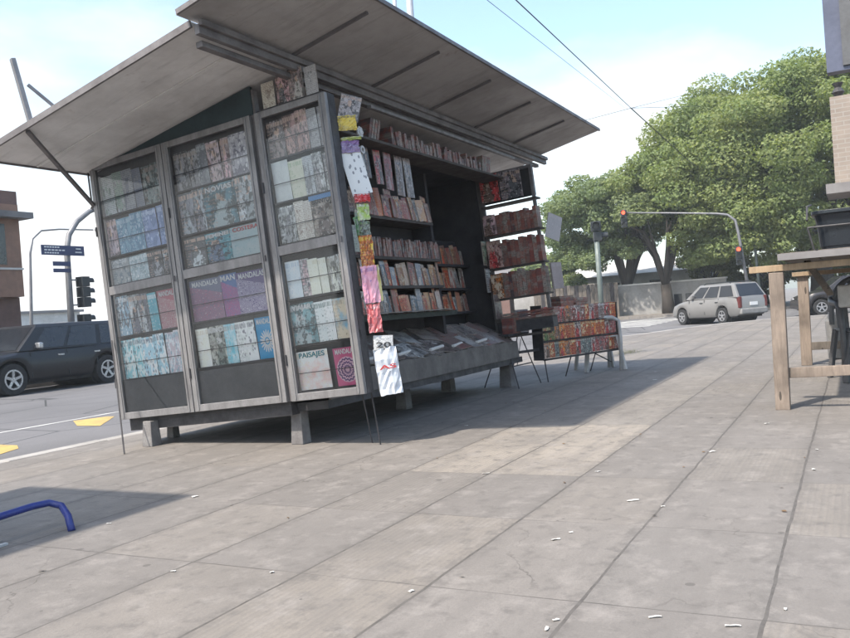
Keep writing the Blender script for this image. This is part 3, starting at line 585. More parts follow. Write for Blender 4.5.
# right wing: open shelving folded out to the street side
wing = MB(); wing.box(4.60, 4.64, -0.06, -0.02, 0.0, 2.43); wing.box(4.60, 4.64, -0.78, -0.74, 0.25, 2.43); wing.box(4.60, 4.64, -0.739, -0.061, 2.39, 2.43)
wo = wing.build('shelf_wing', 'beam', kiosk)
for z in (2.00, 1.60, 1.165, 0.755, 0.45, 0.26):
    m = MB(); m.box(4.56, 4.75, -0.80, -0.03, z - 0.02, z) if z > 0.3 else m.box(4.60, 4.64, -0.739, -0.061, z - 0.03, z); m.build('shelf', 'shelf_board', wo)
m = MB(); m.box(4.56, 4.75, -0.80, -0.03, 0.30, 0.43); m.build('shelf_box', 'dark_metal', wo)
m = MB(); m.box(4.645, 4.66, -0.78, -0.03, 2.03, 2.42); m.build('wing_panel', 'inside_wall', wo)

# ------------------------------------------------------------------ magazines
def mag_mesh(w, h, t, cov, bulge=0.0, crumple=0.0):
    me = bpy.data.meshes.new('magazine')
    n = 9 if crumple else 5; vs = []; fs = []
    for i in range(n):
        for j in range(n):
            u = i / (n - 1); v = j / (n - 1); vs.append(((u - .5) * w, -t / 2 - bulge * sin(u * pi) * sin(v * pi * 0.7 + 0.5), v * h))
    for i in range(n):
        for j in range(n):
            u = i / (n - 1); v = j / (n - 1); vs.append(((u - .5) * w, t / 2 - bulge * sin(u * pi) * sin(v * pi * 0.7 + 0.5), v * h))
    N = n * n; q = lambda i, j: i * n + j
    UVs = [((a / w) + .5, c / h) for a, b, c in vs]
    if crumple:
        for k in range(N):
            dy = random.gauss(0, crumple); dx, dz = random.gauss(0, crumple * 0.35), random.gauss(0, crumple * 0.35)
            for kk in (k, N + k): a, b, c = vs[kk]; vs[kk] = (a + dx, b + dy, c + dz)
    for i in range(n - 1):
        for j in range(n - 1): fs.append((q(i, j), q(i + 1, j), q(i + 1, j + 1), q(i, j + 1)))
    nf = len(fs)
    for i in range(n - 1):
        for j in range(n - 1): fs.append((N + q(i, j), N + q(i, j + 1), N + q(i + 1, j + 1), N + q(i + 1, j)))
    nb = len(fs)
    for k in range(n - 1):
        for a, b in ((q(k, 0), q(k + 1, 0)), (q(k + 1, n - 1), q(k, n - 1)), (q(0, k + 1), q(0, k)), (q(n - 1, k), q(n - 1, k + 1))): fs.append((b, a, N + a, N + b))
    me.from_pydata(vs, [], fs); me.materials.append(cov); me.materials.append(M['pages'])
    me.polygons.foreach_set('material_index', [0] * nb + [1] * (len(fs) - nb))
    uv = me.uv_layers.new(name='UVMap'); co = np.empty(len(me.loops), dtype=np.int32); me.loops.foreach_get('vertex_index', co)
    U = np.array(UVs)[co].astype(np.float32).ravel(); uv.data.foreach_set('uv', U)
    me.update(); return me
def mag(w, h, cov, label, cat='magazine', t=0.008, group=None, bulge=0.0, name='magazine'):
    o = bpy.data.objects.new(name, mag_mesh(w, h, t, cov, bulge, 0.006 if cat == 'packet' or t == 0.03 and cat == 'newspaper' else 0.0)); COL.objects.link(o); return tag(o, label, cat, group)
# palette
WHT = (0.55, 0.55, 0.55); CRM = (0.55, 0.52, 0.44); PGR = (0.36, 0.37, 0.38); DGR = (0.10, 0.10, 0.11); SKN = (0.40, 0.28, 0.22); TEA = (0.08, 0.25, 0.30); LBL = (0.30, 0.42, 0.50)
BLU = (0.04, 0.22, 0.48); DBL = (0.05, 0.07, 0.18); PNK = (0.55, 0.10, 0.22); RED = (0.45, 0.05, 0.05); PUR = (0.22, 0.13, 0.30); BRN = (0.15, 0.09, 0.07); GRN = (0.12, 0.22, 0.08); YEL = (0.6, 0.45, 0.08); ORG = (0.6, 0.18, 0.03); PPK = (0.5, 0.32, 0.34); SKY = (0.35, 0.48, 0.55)
# every display row: (door label, y left, y right, bottom z, height, [(share, kind, a, b, c, description, title, title material)])
D1 = (1.92, 1.12); D2 = (0.975, 0.09); D3 = (-0.10, -0.69)
rows = [
 ('first glass door', D1, 1.93, 0.40, 'top', [
  (.36, 'text', PGR, (0.2, 0.26, 0.22), DGR, 'grey newspaper style magazine with green figures'), (.30, 'text', (0.25, 0.25, 0.27), (0.15, 0.16, 0.2), DGR, 'dim grey text covered magazine'), (.34, 'photo', (0.22, 0.24, 0.24), (0.14, 0.17, 0.17), (0.25, 0.2, 0.18), 'dark greenish photo magazine')]),
 ('first glass door', D1, 1.54, 0.37, 'second', [
  (.16, 'photo', PPK, (0.3, 0.25, 0.28), SKN, 'narrow pinkish portrait magazine'), (.44, 'floral', (0.16, 0.26, 0.32), (0.10, 0.17, 0.24), (0.32, 0.38, 0.42), 'blue grey mosaic pattern colouring book'), (.40, 'floral', (0.18, 0.22, 0.34), (0.12, 0.16, 0.26), (0.34, 0.38, 0.46), 'violet blue patterned colouring book')]),
 ('first glass door', D1, 1.27, 0.245, 'third', [
  (.28, 'floral', PGR, (0.2, 0.24, 0.27), WHT, 'pale grey patterned magazine', 'ASI', 'text_white'), (.32, 'floral', (0.3, 0.35, 0.37), (0.2, 0.25, 0.27), WHT, 'grey blue leafy pattern magazine'), (.22, 'photo', DGR, (0.25, 0.25, 0.27), SKN, 'black magazine with two faces'), (.18, 'photo', (0.3, 0.32, 0.34), DGR, SKN, 'grey magazine with one woman face')]),
 ('first glass door', D1, 0.78, 0.385, 'fourth', [
  (.2, 'floral', (0.2, 0.28, 0.34), DGR, WHT, 'slate blue patterned booklet'), (.32, 'photo', PGR, (0.12, 0.12, 0.14), SKN, 'pale grey photo magazine with seated figure'), (.14, 'plain', TEA, (0.12, 0.3, 0.34), WHT, 'narrow teal magazine'), (.34, 'dots', (0.40, 0.14, 0.17), (0.50, 0.38, 0.38), WHT, 'rose coloured dotted colouring book', 'MANDALAS', 'text_white')]),
 ('first glass door', D1, 0.37, 0.39, 'bottom', [
  (.34, 'floral', (0.45, 0.52, 0.54), (0.18, 0.36, 0.40), (0.10, 0.12, 0.14), 'white and turquoise floral colouring book'), (.36, 'floral', (0.5, 0.54, 0.56), (0.25, 0.38, 0.44), (0.09, 0.10, 0.13), 'pale floral book with black flowers'), (.30, 'floral', (0.45, 0.46, 0.48), (0.35, 0.3, 0.33), (0.15, 0.25, 0.3), 'pale grey pink floral book')]),
 ('middle glass door', D2, 1.97, 0.375, 'top', [
  (.33, 'photo', (0.17, 0.16, 0.17), (0.24, 0.23, 0.24), (0.28, 0.23, 0.2), 'dark magazine with a grey portrait'), (.12, 'plain', DGR, (0.2, 0.2, 0.21), PGR, 'narrow black magazine'), (.30, 'photo', PPK, (0.36, 0.28, 0.28), SKN, 'dusty pink magazine with pale figure'), (.25, 'floral', (0.28, 0.26, 0.28), (0.12, 0.11, 0.13), (0.4, 0.38, 0.38), 'speckled grey pattern magazine')]),
 ('middle glass door', D2, 1.575, 0.40, 'second', [
  (.34, 'photo', (0.15, 0.15, 0.17), (0.24, 0.26, 0.28), SKN, 'dark magazine with two standing figures'), (.40, 'photo', (0.10, 0.20, 0.24), (0.36, 0.42, 0.43), SKN, 'teal wedding magazine with couple in white', 'NOVIAS', 'text_white'), (.26, 'photo', (0.34, 0.35, 0.36), (0.22, 0.24, 0.25), SKN, 'pale grey fashion magazine')]),
 ('middle glass door', D2, 1.28, 0.275, 'third', [
  (.27, 'photo', DGR, (0.4, 0.42, 0.43), SKN, 'black and white magazine with two girls'), (.35, 'photo', (0.08, 0.28, 0.34), (0.12, 0.17, 0.26), SKN, 'turquoise magazine with woman in dark blue', 'FEMINEI', 'text_white'), (.38, 'plain', (0.33, 0.42, 0.44), (0.45, 0.47, 0.46), (0.22, 0.34, 0.38), 'pale seaside landscape magazine', 'COSTERA', 'text_red')]),
 ('middle glass door', D2, 0.79, 0.38, 'fourth', [
  (.40, 'dots', (0.16, 0.17, 0.24), (0.40, 0.14, 0.22), (0.5, 0.42, 0.46), 'grey and pink mandala colouring book', 'MANDALAS', 'text_white'), (.22, 'dots', (0.10, 0.17, 0.35), PNK, (0.3, 0.3, 0.4), 'blue and red mandala colouring book', 'MAN', 'text_white'), (.38, 'dots', (0.12, 0.09, 0.20), (0.50, 0.46, 0.56), (0.6, 0.58, 0.62), 'purple and white dotted mandala book', 'MANDALAS', 'text_white')]),
 ('middle glass door', D2, 0.38, 0.38, 'bottom', [
  (.16, 'plain', CRM, WHT, (0.4, 0.36, 0.3), 'narrow cream decoration magazine'), (.22, 'photo', (0.42, 0.42, 0.38), (0.2, 0.24, 0.22), WHT, 'cream magazine with grey chair', 'KINO', 'text_white'), (.14, 'plain', (0.10, 0.33, 0.40), WHT, (0.2, 0.2, 0.2), 'narrow white and turquoise magazine'), (.24, 'floral', WHT, (0.42, 0.43, 0.42), (0.16, 0.16, 0.18), 'white booklet with dark flower drawing'), (.24, 'sun', (0.03, 0.26, 0.48), WHT, WHT, 'bright blue book with white sunflower', 'MANDALAS', 'text_white')]),
 ('folded out glass door', D3, 2.03, 0.34, 'top', [
  (.28, 'photo', (0.17, 0.14, 0.14), (0.22, 0.17, 0.16), SKN, 'dark narrow photo magazine'), (.42, 'photo', (0.26, 0.16, 0.15), (0.34, 0.22, 0.2), SKN, 'reddish brown group photo magazine'), (.30, 'text', (0.30, 0.29, 0.29), (0.2, 0.18, 0.18), DGR, 'grey magazine with dark columns')]),
 ('folded out glass door', D3, 1.66, 0.34, 'second', [
  (.28, 'plain', (0.40, 0.41, 0.40), (0.32, 0.33, 0.33), PGR, 'blank pale grey notebook'), (.26, 'plain', (0.42, 0.41, 0.34), (0.36, 0.36, 0.28), (0.25, 0.3, 0.2), 'pale olive nature magazine'), (.16, 'text', PGR, (0.2, 0.2, 0.2), DGR, 'narrow striped magazine'), (.30, 'photo', (0.44, 0.43, 0.42), (0.26, 0.24, 0.24), DGR, 'pale magazine with small dark badge')]),
 ('folded out glass door', D3, 1.31, 0.325, 'third', [
  (.28, 'photo', (0.42, 0.43, 0.42), (0.22, 0.22, 0.23), DGR, 'white magazine with dark drawn figures'), (.30, 'text', (0.48, 0.46, 0.42), (0.40, 0.38, 0.35), BRN, 'cream text page with brown oval'), (.42, 'photo', (0.40, 0.34, 0.30), (0.16, 0.12, 0.12), BRN, 'blue headed magazine with brown figures', 'BRANYON', 'text_dark')]),
 ('folded out glass door', D3, 0.845, 0.315, 'fourth', [
  (.24, 'plain', (0.42, 0.46, 0.50), (0.5, 0.52, 0.54), (0.3, 0.36, 0.42), 'pale blue white magazine'), (.16, 'comic', PPK, WHT, DGR, 'narrow pink and black magazine'), (.30, 'plain', (0.52, 0.50, 0.42), CRM, (0.40, 0.38, 0.3), 'plain cream book'), (.30, 'photo', (0.50, 0.48, 0.42), CRM, (0.2, 0.18, 0.15), 'cream book with dark oval stamp')]),
 ('folded out glass door', D3, 0.455, 0.365, 'fifth', [
  (.40, 'photo', (0.24, 0.42, 0.46), (0.42, 0.5, 0.52), WHT, 'turquoise travel magazine with snow scene', 'VIAJAR', 'text_white'), (.32, 'plain', (0.46, 0.52, 0.54), WHT, (0.08, 0.12, 0.12), 'snowy winter landscape magazine'), (.28, 'plain', (0.42, 0.36, 0.28), (0.12, 0.28, 0.40), (0.25, 0.2, 0.15), 'tan and blue travel magazine')]),
 ('folded out glass door', D3, 0.075, 0.335, 'bottom', [
  (.52, 'plain', (0.58, 0.54, 0.48), (0.50, 0.30, 0.27), (0.52, 0.44, 0.36), 'cream and coral landscape book', 'PAISAJES', 'text_teal'), (.10, None), (.38, 'mandala', PNK, (0.10, 0.05, 0.14), (0.55, 0.35, 0.42), 'pink book with dark round mandala', 'MANDALAS', 'text_white')]),
]
for dn, (ya, yb_), z, h, rown, items in rows:
    items = [q for it in items for q in ([it] if it[1] is None or len(it) > 6 or it[0] < 0.295 or 'header' in it[5] or 'headed' in it[5] else [(it[0] * 0.55, *it[1:5], it[5] + ' left of pair'), (it[0] * 0.45, it[1], it[3], it[2], it[4], it[5] + ' right of pair')])]
    tot = sum(i[0] for i in items); y = ya; Wd = ya - yb_; n = 0
    for it in items:
        w = Wd * it[0] / tot
        if it[1] is None: y -= w; continue
        n += 1
        hh = h * random.uniform(0.90, 0.99) if h > 0.3 else h * 0.95
        lab = '%s, %s row, %s' % (it[5], rown, dn)
        if z > 1.25 and z < 1.35 and 'headed' in it[5]: pass
        o = mag(w * 1.03, hh, CV(it[1], *[tuple(min(0.8, q * (1.65 if len(it) < 7 or it[6] == 'PAISAJES' else 1.05)) for q in cc) for cc in it[2:5]]), lab, bulge=0.003)
        K(o, 0.045 + 0.009 * (n % 3), y - w / 2, z + 0.003, 0.06 * (1 - (n % 2) * 0.4), random.uniform(-0.012, 0.012), -pi / 2)
        # keep the inclination towards the backboard
        if len(it) > 6: put_text(o, it[6], w * 0.84, hh * (0.13 if w < 0.35 else 0.12), (0, -0.0085, hh * 0.84), it[7])
        if 'headed' in it[5]:
            hb = MB(); hb.box(-w * 0.5, w * 0.5, -0.0085, -0.006, hh * 0.84, hh * 0.985); hb.build('header_band', CV('plain', (0.06, 0.2, 0.45), (0.06, 0.2, 0.4), LBL), o)
            o.children[0].location = (0, -0.0085, hh * 0.1)
        y -= w

# ------------------------------------------------------------------ books in rows
_bm = {}
def book(w, h, d, mat, name='book'):
    k = (round(w, 3), round(h, 2), d, mat)
    if k not in _bm:
        b = MB(); b.box(-w / 2, w / 2, -d / 2, d / 2 - 0.004, 0, h, 0); b.mi = [1, 1, 0, 1, 0, 0]
        me = bpy.data.meshes.new('book'); me.from_pydata(b.v, [], b.f); me.materials.append(M[mat]); me.materials.append(M['pages']); me.polygons.foreach_set('material_index', b.mi); me.update(); _bm[k] = me
    o = bpy.data.objects.new(name, _bm[k]); COL.objects.link(o); return o
def book_row(x0, x1, y, z, h, mat, label, group, wmin=0.02, wmax=0.045, d=0.16, lean=0.08, axis='x', face=0, gaps=0.0, dh=0.18):
    t = x0
    while t < x1:
        w = round(random.uniform(wmin, wmax) / 0.004) * 0.004; hh = round(h * random.uniform(1 - dh, 1) / 0.02) * 0.02
        o = book(w, hh, d, mat); ln = random.uniform(-lean, lean) if random.random() < 0.4 else random.uniform(-0.01, 0.01)
        if axis == 'x': K(o, t + w / 2, y + random.uniform(-.012, .012), z, 0, ln, face)
        else: K(o, y + random.uniform(-.012, .012), t + w / 2, z, ln, 0, face)
        tag(o, label, 'book', group); t += w + 0.003 + (random.uniform(0.02, 0.06) if random.random() < gaps else 0)
book_row(1.15, 3.06, 0.03, 1.268, 0.20, 'spine_pale', 'thin comic book leaning in the row above the long middle shelf', 'comics on the middle shelf', lean=0.3)
def comic_row(x0, x1, z, h, label, group, yy=-0.03):
    pals = [((0.45, 0.12, 0.05), (0.5, 0.05, 0.02), (0.5, 0.36, 0.2)), ((0.33, 0.13, 0.08), (0.42, 0.06, 0.03), (0.46, 0.34, 0.22)), ((0.18, 0.08, 0.06), (0.30, 0.18, 0.14), (0.38, 0.26, 0.18)), ((0.36, 0.27, 0.21), (0.20, 0.08, 0.06), (0.5, 0.4, 0.3)), ((0.28, 0.07, 0.05), (0.32, 0.22, 0.16), (0.12, 0.07, 0.06)), ((0.40, 0.18, 0.05), (0.26, 0.12, 0.10), (0.5, 0.42, 0.3)), ((0.08, 0.12, 0.16), (0.3, 0.24, 0.2), (0.5, 0.45, 0.4)), ((0.45, 0.40, 0.34), (0.35, 0.10, 0.07), (0.16, 0.10, 0.09))]
    x = x0; i = 0
    while x < x1 - 0.03:
        w = min(random.uniform(0.07, 0.16), x1 - x)
        o = mag(w, h * random.uniform(0.70, 1.05), CV(('comic', 'text', 'photo')[i % 3], *random.choice(pals)), label, cat='comic', name='comic_book', group=group, t=0.012, bulge=0.004)
        K(o, x + w / 2, yy + 0.014 * (i % 2) + random.uniform(0, 0.008), z + 0.001, 0.16 * -1 * 0 - 0.10, random.uniform(-0.13, 0.13), random.uniform(-.12, .12)); x += w * random.uniform(0.62, 0.95); i += 1
comic_row(1.05, 3.06, 0.962, 0.28, 'dim reddish comic facing out in the row under the middle shelf', 'comics under the middle shelf')
comic_row(1.0, 3.06, 0.652, 0.285, 'dim reddish comic facing out on the green felt shelf', 'comics on the felt shelf')
comic_row(1.25, 3.06, 1.70, 0.30, 'dim reddish comic facing out on the shelf beside the dark entrance', 'comics beside the entrance')
for z_, nm_ in ((0.66, 'lowest'), (0.97, 'second'), (1.28, 'third')): comic_row(3.2, 4.55, z_, 0.28, 'dim comic on the %s shelf inside the dark entrance' % nm_, 'comics on the %s entrance shelf' % nm_, 0.33)
book_row(1.75, 3.95, -0.26, 2.325, 0.22, 'spine_dim', 'grey edged book standing on the top shelf under the beam', 'books on the top shelf', gaps=0.25, lean=0.3, wmax=0.06, dh=0.45)
for i in range(6):
    o = book(0.036, 0.24, 0.16, 'spine_pale'); K(o, 4.02 + i * 0.042, -0.27, 2.333, 0, 0.3, 0); tag(o, 'pale book tilted together at the right end of the top shelf', 'book', 'tilted books on the top shelf')
for i in range(4):
    o = book(0.036, 0.24, 0.16, 'spine_pale'); K(o, 1.28 + i * 0.05, -0.28, 2.34, 0, 0.42, 0); tag(o, 'pale book tilted at the left end of the top shelf', 'book', 'tilted books left on the top shelf')
for z, h, nm in ((1.602, 0.28, 'upper'), (1.167, 0.37, 'middle'), (0.757, 0.36, 'lower')):
    book_row(-0.78, -0.05, 4.65, z, h, 'spine_red', 'worn magazine spine on the %s open shelf of the right wing' % nm, 'magazines on the %s wing shelf' % nm, axis='y', face=-pi / 2, wmin=0.028, wmax=0.07, lean=0.03)
for i in range(9):
    o = book(0.26, 0.03, 0.17, 'spine_red'); K(o, 4.65, -0.22 - (i % 3) * 0.24, 0.452 + (i // 3) * 0.036, 0, 0, -pi / 2 + random.uniform(-.1, .1)); tag(o, 'flat stacked book on the lowest shelf of the right wing', 'book', 'stacked books on the wing')
# magazines facing out on the right wing
for i, (z, y, w, h, kind, a, b, c, lab) in enumerate((
    (2.04, -0.20, 0.26, 0.36, 'photo', RED, BRN, SKN, 'red and brown poster magazine at the top of the right wing'),
    (2.03, -0.50, 0.30, 0.36, 'photo', (0.25, 0.2, 0.22), DGR, SKN, 'dark violet poster magazine at the top of the right wing'),
    (1.61, -0.13, 0.18, 0.26, 'photo', PPK, BRN, SKN, 'pinkish magazine standing on the upper wing shelf'),
    (1.17, -0.15, 0.20, 0.36, 'photo', (0.4, 0.25, 0.22), RED, SKN, 'red and cream magazine on the middle wing shelf'),
    (0.76, -0.13, 0.17, 0.33, 'comic', ORG, BRN, (0.5, 0.4, 0.3), 'orange and brown comic on the lower wing shelf'))):
    o = mag(w, h, CV(kind, a, b, c), lab); K(o, 4.53, y, z, 0.05, 0, -pi / 2)
o = mag(0.24, 0.33, CV('plain', (0.30, 0.27, 0.27), (0.26, 0.24, 0.24), (0.35, 0.3, 0.3)), 'grey covered album tilted outward at the tip of the right wing'); K(o, 4.62, -0.92, 1.42, 0, 0.35, -0.5)
o = mag(0.22, 0.34, CV('plain', (0.26, 0.22, 0.22), (0.22, 0.19, 0.19), (0.3, 0.27, 0.27)), 'plain brown grey album at the tip of the lower wing shelf', t=0.03); K(o, 4.66, -0.90, 0.78, 0, 0, -0.3)
# row of papers in a slot above the folded door
bx = MB(); bx.box(0.02, 0.20, -0.70, -0.04, 2.437, 2.455); bx.build('paper_tray', 'dark_metal', kiosk)
yy = -0.10
for i, (w, kind, a, b, c, lab) in enumerate(((.13, 'text', CRM, (0.4, 0.38, 0.34), BRN, 'cream magazine at the left of the tray over the folded door'), (.13, 'photo', PPK, DGR, SKN, 'pinkish dark magazine in the tray over the folded door'), (.14, 'photo', (0.25, 0.2, 0.2), (0.4, 0.38, 0.36), SKN, 'brown magazine in the tray over the folded door'), (.12, 'text', (0.34, 0.32, 0.32), DGR, WHT, 'striped magazine at the right of the tray over the folded door'))):
    o = mag(w, rz_(yy) - 2.49 if i < 3 else 0.24, CV(kind, a, b, c), lab); K(o, 0.04 + 0.015 * (i % 2), yy - w / 2, 2.457, 0, 0, -pi / 2); yy -= w + 0.012

# hanging toys, comics and bags on the front edge of the folded door
def hang(w, h, kind, a, b, c, lab, x, y, z, ry=0, rz=0, cat='magazine', name='magazine', t=0.01, bulge=0.008, title=None, rx=0):
    o = mag(w, h, CV(kind, a, b, c), lab, cat=cat, name=name, t=t, bulge=bulge); K(o, x, y, z, rx, ry, rz if y > -0.7 else rz - 0.85)
    if title: put_text(o, title[0], w * 0.75, h * title[3], (0, -t / 2 - bulge - 0.004, h * title[2]), title[1])
    return o
hang(0.17, 0.21, 'photo', (0.34, 0.30, 0.30), (0.28, 0.24, 0.24), SKN, 'brownish comic tilted at the top of the folded door edge', 0.20, -0.80, 2.22, 0.3)
hang(0.15, 0.12, 'plain', YEL, (0.45, 0.35, 0.1), DGR, 'yellow toy packet clipped below the tilted comic', 0.17, -0.81, 2.13, 0.02, cat='packet', name='toy_packet')
hang(0.17, 0.03, 'plain', (0.45, 0.46, 0.12), GRN, WHT, 'thin lime green blister strip under the yellow packet', 0.20, -0.81, 2.05, -0.03, cat='packet', name='blister_strip')
hang(0.15, 0.10, 'dots', PUR, (0.3, 0.28, 0.4), WHT, 'violet dotted packet above the white sticker sheet', 0.19, -0.80, 1.95, 0, cat='packet', name='toy_packet')
o = hang(0.17, 0.40, 'dots', (0.62, 0.62, 0.62), (0.22, 0.22, 0.24), (0.10, 0.09, 0.10), 'white sticker sheet with dark round doodles', 0.235, -0.83, 1.60, -0.17, cat='sticker sheet', name='sticker_sheet')
hang(0.13, 0.065, 'plain', (0.5, 0.04, 0.05), (0.5, 0.05, 0.06), WHT, 'small red label packet under the sticker sheet', 0.19, -0.845, 1.535, 0, cat='packet', name='toy_packet')
hang(0.10, 0.13, 'plain', (0.30, 0.42, 0.10), (0.5, 0.5, 0.45), WHT, 'green and white toy bag under the red packet', 0.20, -0.83, 1.39, 0.02, cat='packet', name='toy_packet')
hang(0.09, 0.14, 'comic', (0.10, 0.10, 0.10), (0.3, 0.33, 0.3), GRN, 'dark printed toy bag in the middle of the hanging strip', 0.20, -0.82, 1.24, 0.03, cat='packet', name='toy_packet')
hang(0.11, 0.26, 'comic', (0.5, 0.16, 0.03), (0.45, 0.10, 0.03), YEL, 'orange toy bag with yellow top', 0.165, -0.83, 1.0, 0.02, cat='packet', name='toy_packet')
hang(0.06, 0.42, 'plain', (0.12, 0.30, 0.14), (0.2, 0.4, 0.2), WHT, 'long narrow green packet beside the orange bag', 0.255, -0.80, 1.02, -0.16, cat='packet', name='toy_packet')
hang(0.13, 0.30, 'plain', (0.58, 0.26, 0.34), (0.6, 0.35, 0.42), PUR, 'pink toy bag hanging below the orange bag', 0.145, -0.84, 0.71, 0.0, cat='packet', name='toy_packet')
hang(0.10, 0.30, 'plain', (0.66, 0.56, 0.22), (0.68, 0.62, 0.4), WHT, 'yellow and white paper bag beside the pink bag', 0.26, -0.82, 0.72, -0.03, cat='packet', name='paper_bag')
hang(0.07, 0.22, 'plain', (0.5, 0.44, 0.36), (0.55, 0.5, 0.4), WHT, 'cream paper slip behind the yellow bag', 0.33, -0.79, 0.74, -0.18, cat='packet', name='paper_slip')
hang(0.11, 0.23, 'plain', (0.42, 0.10, 0.11), (0.5, 0.2, 0.2), PPK, 'coral red toy bag above the newspapers', 0.15, -0.83, 0.47, 0.0, cat='packet', name='toy_packet')
hang(0.16, 0.12, 'text', (0.62, 0.61, 0.60), WHT, DGR, 'folded white price paper above the plastic bag', 0.19, -0.85, 0.32, 0.1, cat='paper', name='price_paper', title=('20', 'text_dark', 0.2, 0.35))
hang(0.19, 0.38, 'plain', (0.55, 0.57, 0.60), (0.42, 0.46, 0.55), (0.6, 0.6, 0.62), 'white newspaper in clear plastic hanging lowest on the folded door', 0.215, -0.86, -0.04, -0.04, cat='newspaper', name='newspaper', t=0.03, bulge=0.02, title=('AS', 'text_red', 0.55, 0.09))
# curly white cord and little flower toy by the sticker sheet
def ktube(pts, r, name, mat, label, cat):
    m = MB(); m.tube(pts, r, 6); o = m.build(name, mat); K(o, 0, 0, 0); return tag(o, label, cat)
ktube([(0.33, -0.80, 2.02), (0.36, -0.81, 1.85), (0.345, -0.81, 1.72), (0.31, -0.80, 1.64)], 0.009, 'hanging_cord', 'white_plastic', 'pale cord hanging beside the white sticker sheet', 'cord')
fl = MB()
for k in range(7):
    a = k * 2 * pi / 7; fl.disc((0.33 + 0.03 * cos(a), -0.83, 2.14 + 0.03 * sin(a)), (0, 1, 0), 0.004, 0.018, 0, 0.012, 8)
fl.disc((0.33, -0.835, 2.14), (0, 1, 0), 0.002, 0.017, 0, 0.014, 10); o = fl.build('flower_toy', 'white_plastic'); K(o, 0, 0, 0); tag(o, 'white plastic flower toy beside the yellow packet', 'toy')
rl = MB(); rl.disc((0.315, -0.84, 1.985), (0, 1, 0), 0.018, 0.035, 0, 0.02, 14); o = rl.build('tape_roll', 'white_plastic'); K(o, 0, 0, 0); tag(o, 'round white roll above the sticker sheet', 'roll')
# comics hung on a string under the top shelf, facing out
hx = [(1.30, 0.12, 0.3, 'photo', DGR, BRN, SKN, 'dark comic hung first under the top shelf'), (1.52, 0.13, 0.34, 'photo', RED, BRN, SKN, 'bright red comic hung under the top shelf'), (1.70, 0.14, 0.38, 'comic', BRN, RED, (0.3, 0.2, 0.2), 'maroon comic hung under the top shelf'),
      (1.92, 0.15, 0.42, 'photo', (0.26, 0.2, 0.2), BRN, SKN, 'brown magazine hung under the top shelf'), (2.13, 0.15, 0.42, 'photo', (0.32, 0.28, 0.27), (0.2, 0.16, 0.16), SKN, 'greyish magazine hung nearest the dark entrance')]
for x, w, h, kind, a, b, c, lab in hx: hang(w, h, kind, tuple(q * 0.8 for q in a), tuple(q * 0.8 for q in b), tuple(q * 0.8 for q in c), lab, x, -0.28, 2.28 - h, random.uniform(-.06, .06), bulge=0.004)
hang(0.17, 0.26, 'photo', (0.22, 0.3, 0.2), (0.4, 0.12, 0.1), SKN, 'dim red and green comic above the middle shelf', 1.32, -0.10, 1.45, 0.05)
hang(0.14, 0.26, 'plain', (0.30, 0.32, 0.28), (0.24, 0.28, 0.22), DGR, 'grey green booklet at the left of the middle shelf', 1.20, -0.12, 1.28, 0.0)
# papers inside the entrance
for i, (x, z, lab) in enumerate(((4.52, 1.22, 'dim green magazine hanging on the right side of the entrance'), (4.52, 0.86, 'dim grey magazine with pale face hanging low beside the entrance'), (4.50, 0.50, 'dark checked magazine pile beside the right post'))):
    hang(0.22, 0.32, ('photo', 'photo', 'comic')[i], ((0.15, 0.2, 0.13), (0.14, 0.14, 0.15), (0.2, 0.15, 0.15))[i], BRN, (SKN, (0.5, 0.5, 0.48), DGR)[i], lab, x, -0.02 if i < 2 else -0.1, z)

# newspapers and magazines lying on the sloping counter and the felt shelf
sl_ang = math.atan2(0.32, 0.54)
def lay(x, s, w, h, rot, kind, a, b, c, lab, k=0):
    o = mag(w, h, CV(kind, a, b, c), lab, cat='newspaper' if 'newspaper' in lab else 'magazine', name='newspaper' if 'newspaper' in lab else 'magazine', t=0.008, bulge=0.006)
    y = -0.28 + 0.54 * s; z = 0.17 + 0.32 * s + 0.012 + 0.009 * k
    mat = KM @ Matrix.Translation((x, y, z)) @ Matrix.Rotation(sl_ang - pi / 2 , 4, 'X') @ Matrix.Rotation(rot, 4, 'Y')
    o.location = mat.to_translation(); o.rotation_euler = mat.to_euler(); return o
cn = 0
for row, s in enumerate((0.0, 0.46)):
    x = 0.45
    while x < 4.35:
        w = random.uniform(0.24, 0.34)
        a, b, c = random.choice([((0.30, 0.27, 0.25), (0.2, 0.17, 0.16), BRN), ((0.16, 0.12, 0.11), (0.11, 0.085, 0.08), (0.45, 0.42, 0.4)), ((0.22, 0.16, 0.14), (0.25, 0.07, 0.05), DGR), ((0.46, 0.44, 0.42), (0.3, 0.28, 0.27), DGR), ((0.14, 0.115, 0.105), (0.09, 0.075, 0.07), BRN)])
        lay(x + w / 2, s, w, 0.30, random.uniform(-0.35, 0.35), random.choice(['text', 'photo', 'text']), a, b, c, ('newspaper lying in the front row of the sloping counter' if row == 0 else 'magazine lying in the back row of the sloping counter'), k=cn % 3)['group'] = 'papers on the sloping counter'
        x += w * 0.58; cn += 1
for i in range(9):
    o = mag(0.22, 0.27, CV('text', (0.26, 0.22, 0.21), (0.17, 0.12, 0.11), BRN), 'open flat paper hanging over the edge of the green felt shelf', cat='newspaper', name='newspaper', bulge=0.006, group='papers on the felt shelf')
    K(o, 1.35 + i * 0.19, -0.20, 0.664 + 0.004 * (i % 2), -pi / 2 + 0.06, 0, random.uniform(-.25, .25))
# rolled papers on the front edge
for i, x in enumerate((0.9, 1.5, 2.2, 2.75, 3.4)):
    m = MB(); m.tube([(x, -0.22, 0.245), (x + 0.34, -0.20 + 0.03 * (i % 2), 0.265)], 0.018, 8); o = m.build('rolled_newspaper', 'paper'); K(o, 0, 0, 0); tag(o, 'rolled newspaper lying along the front of the sloping counter', 'newspaper', 'rolled newspapers on the counter')

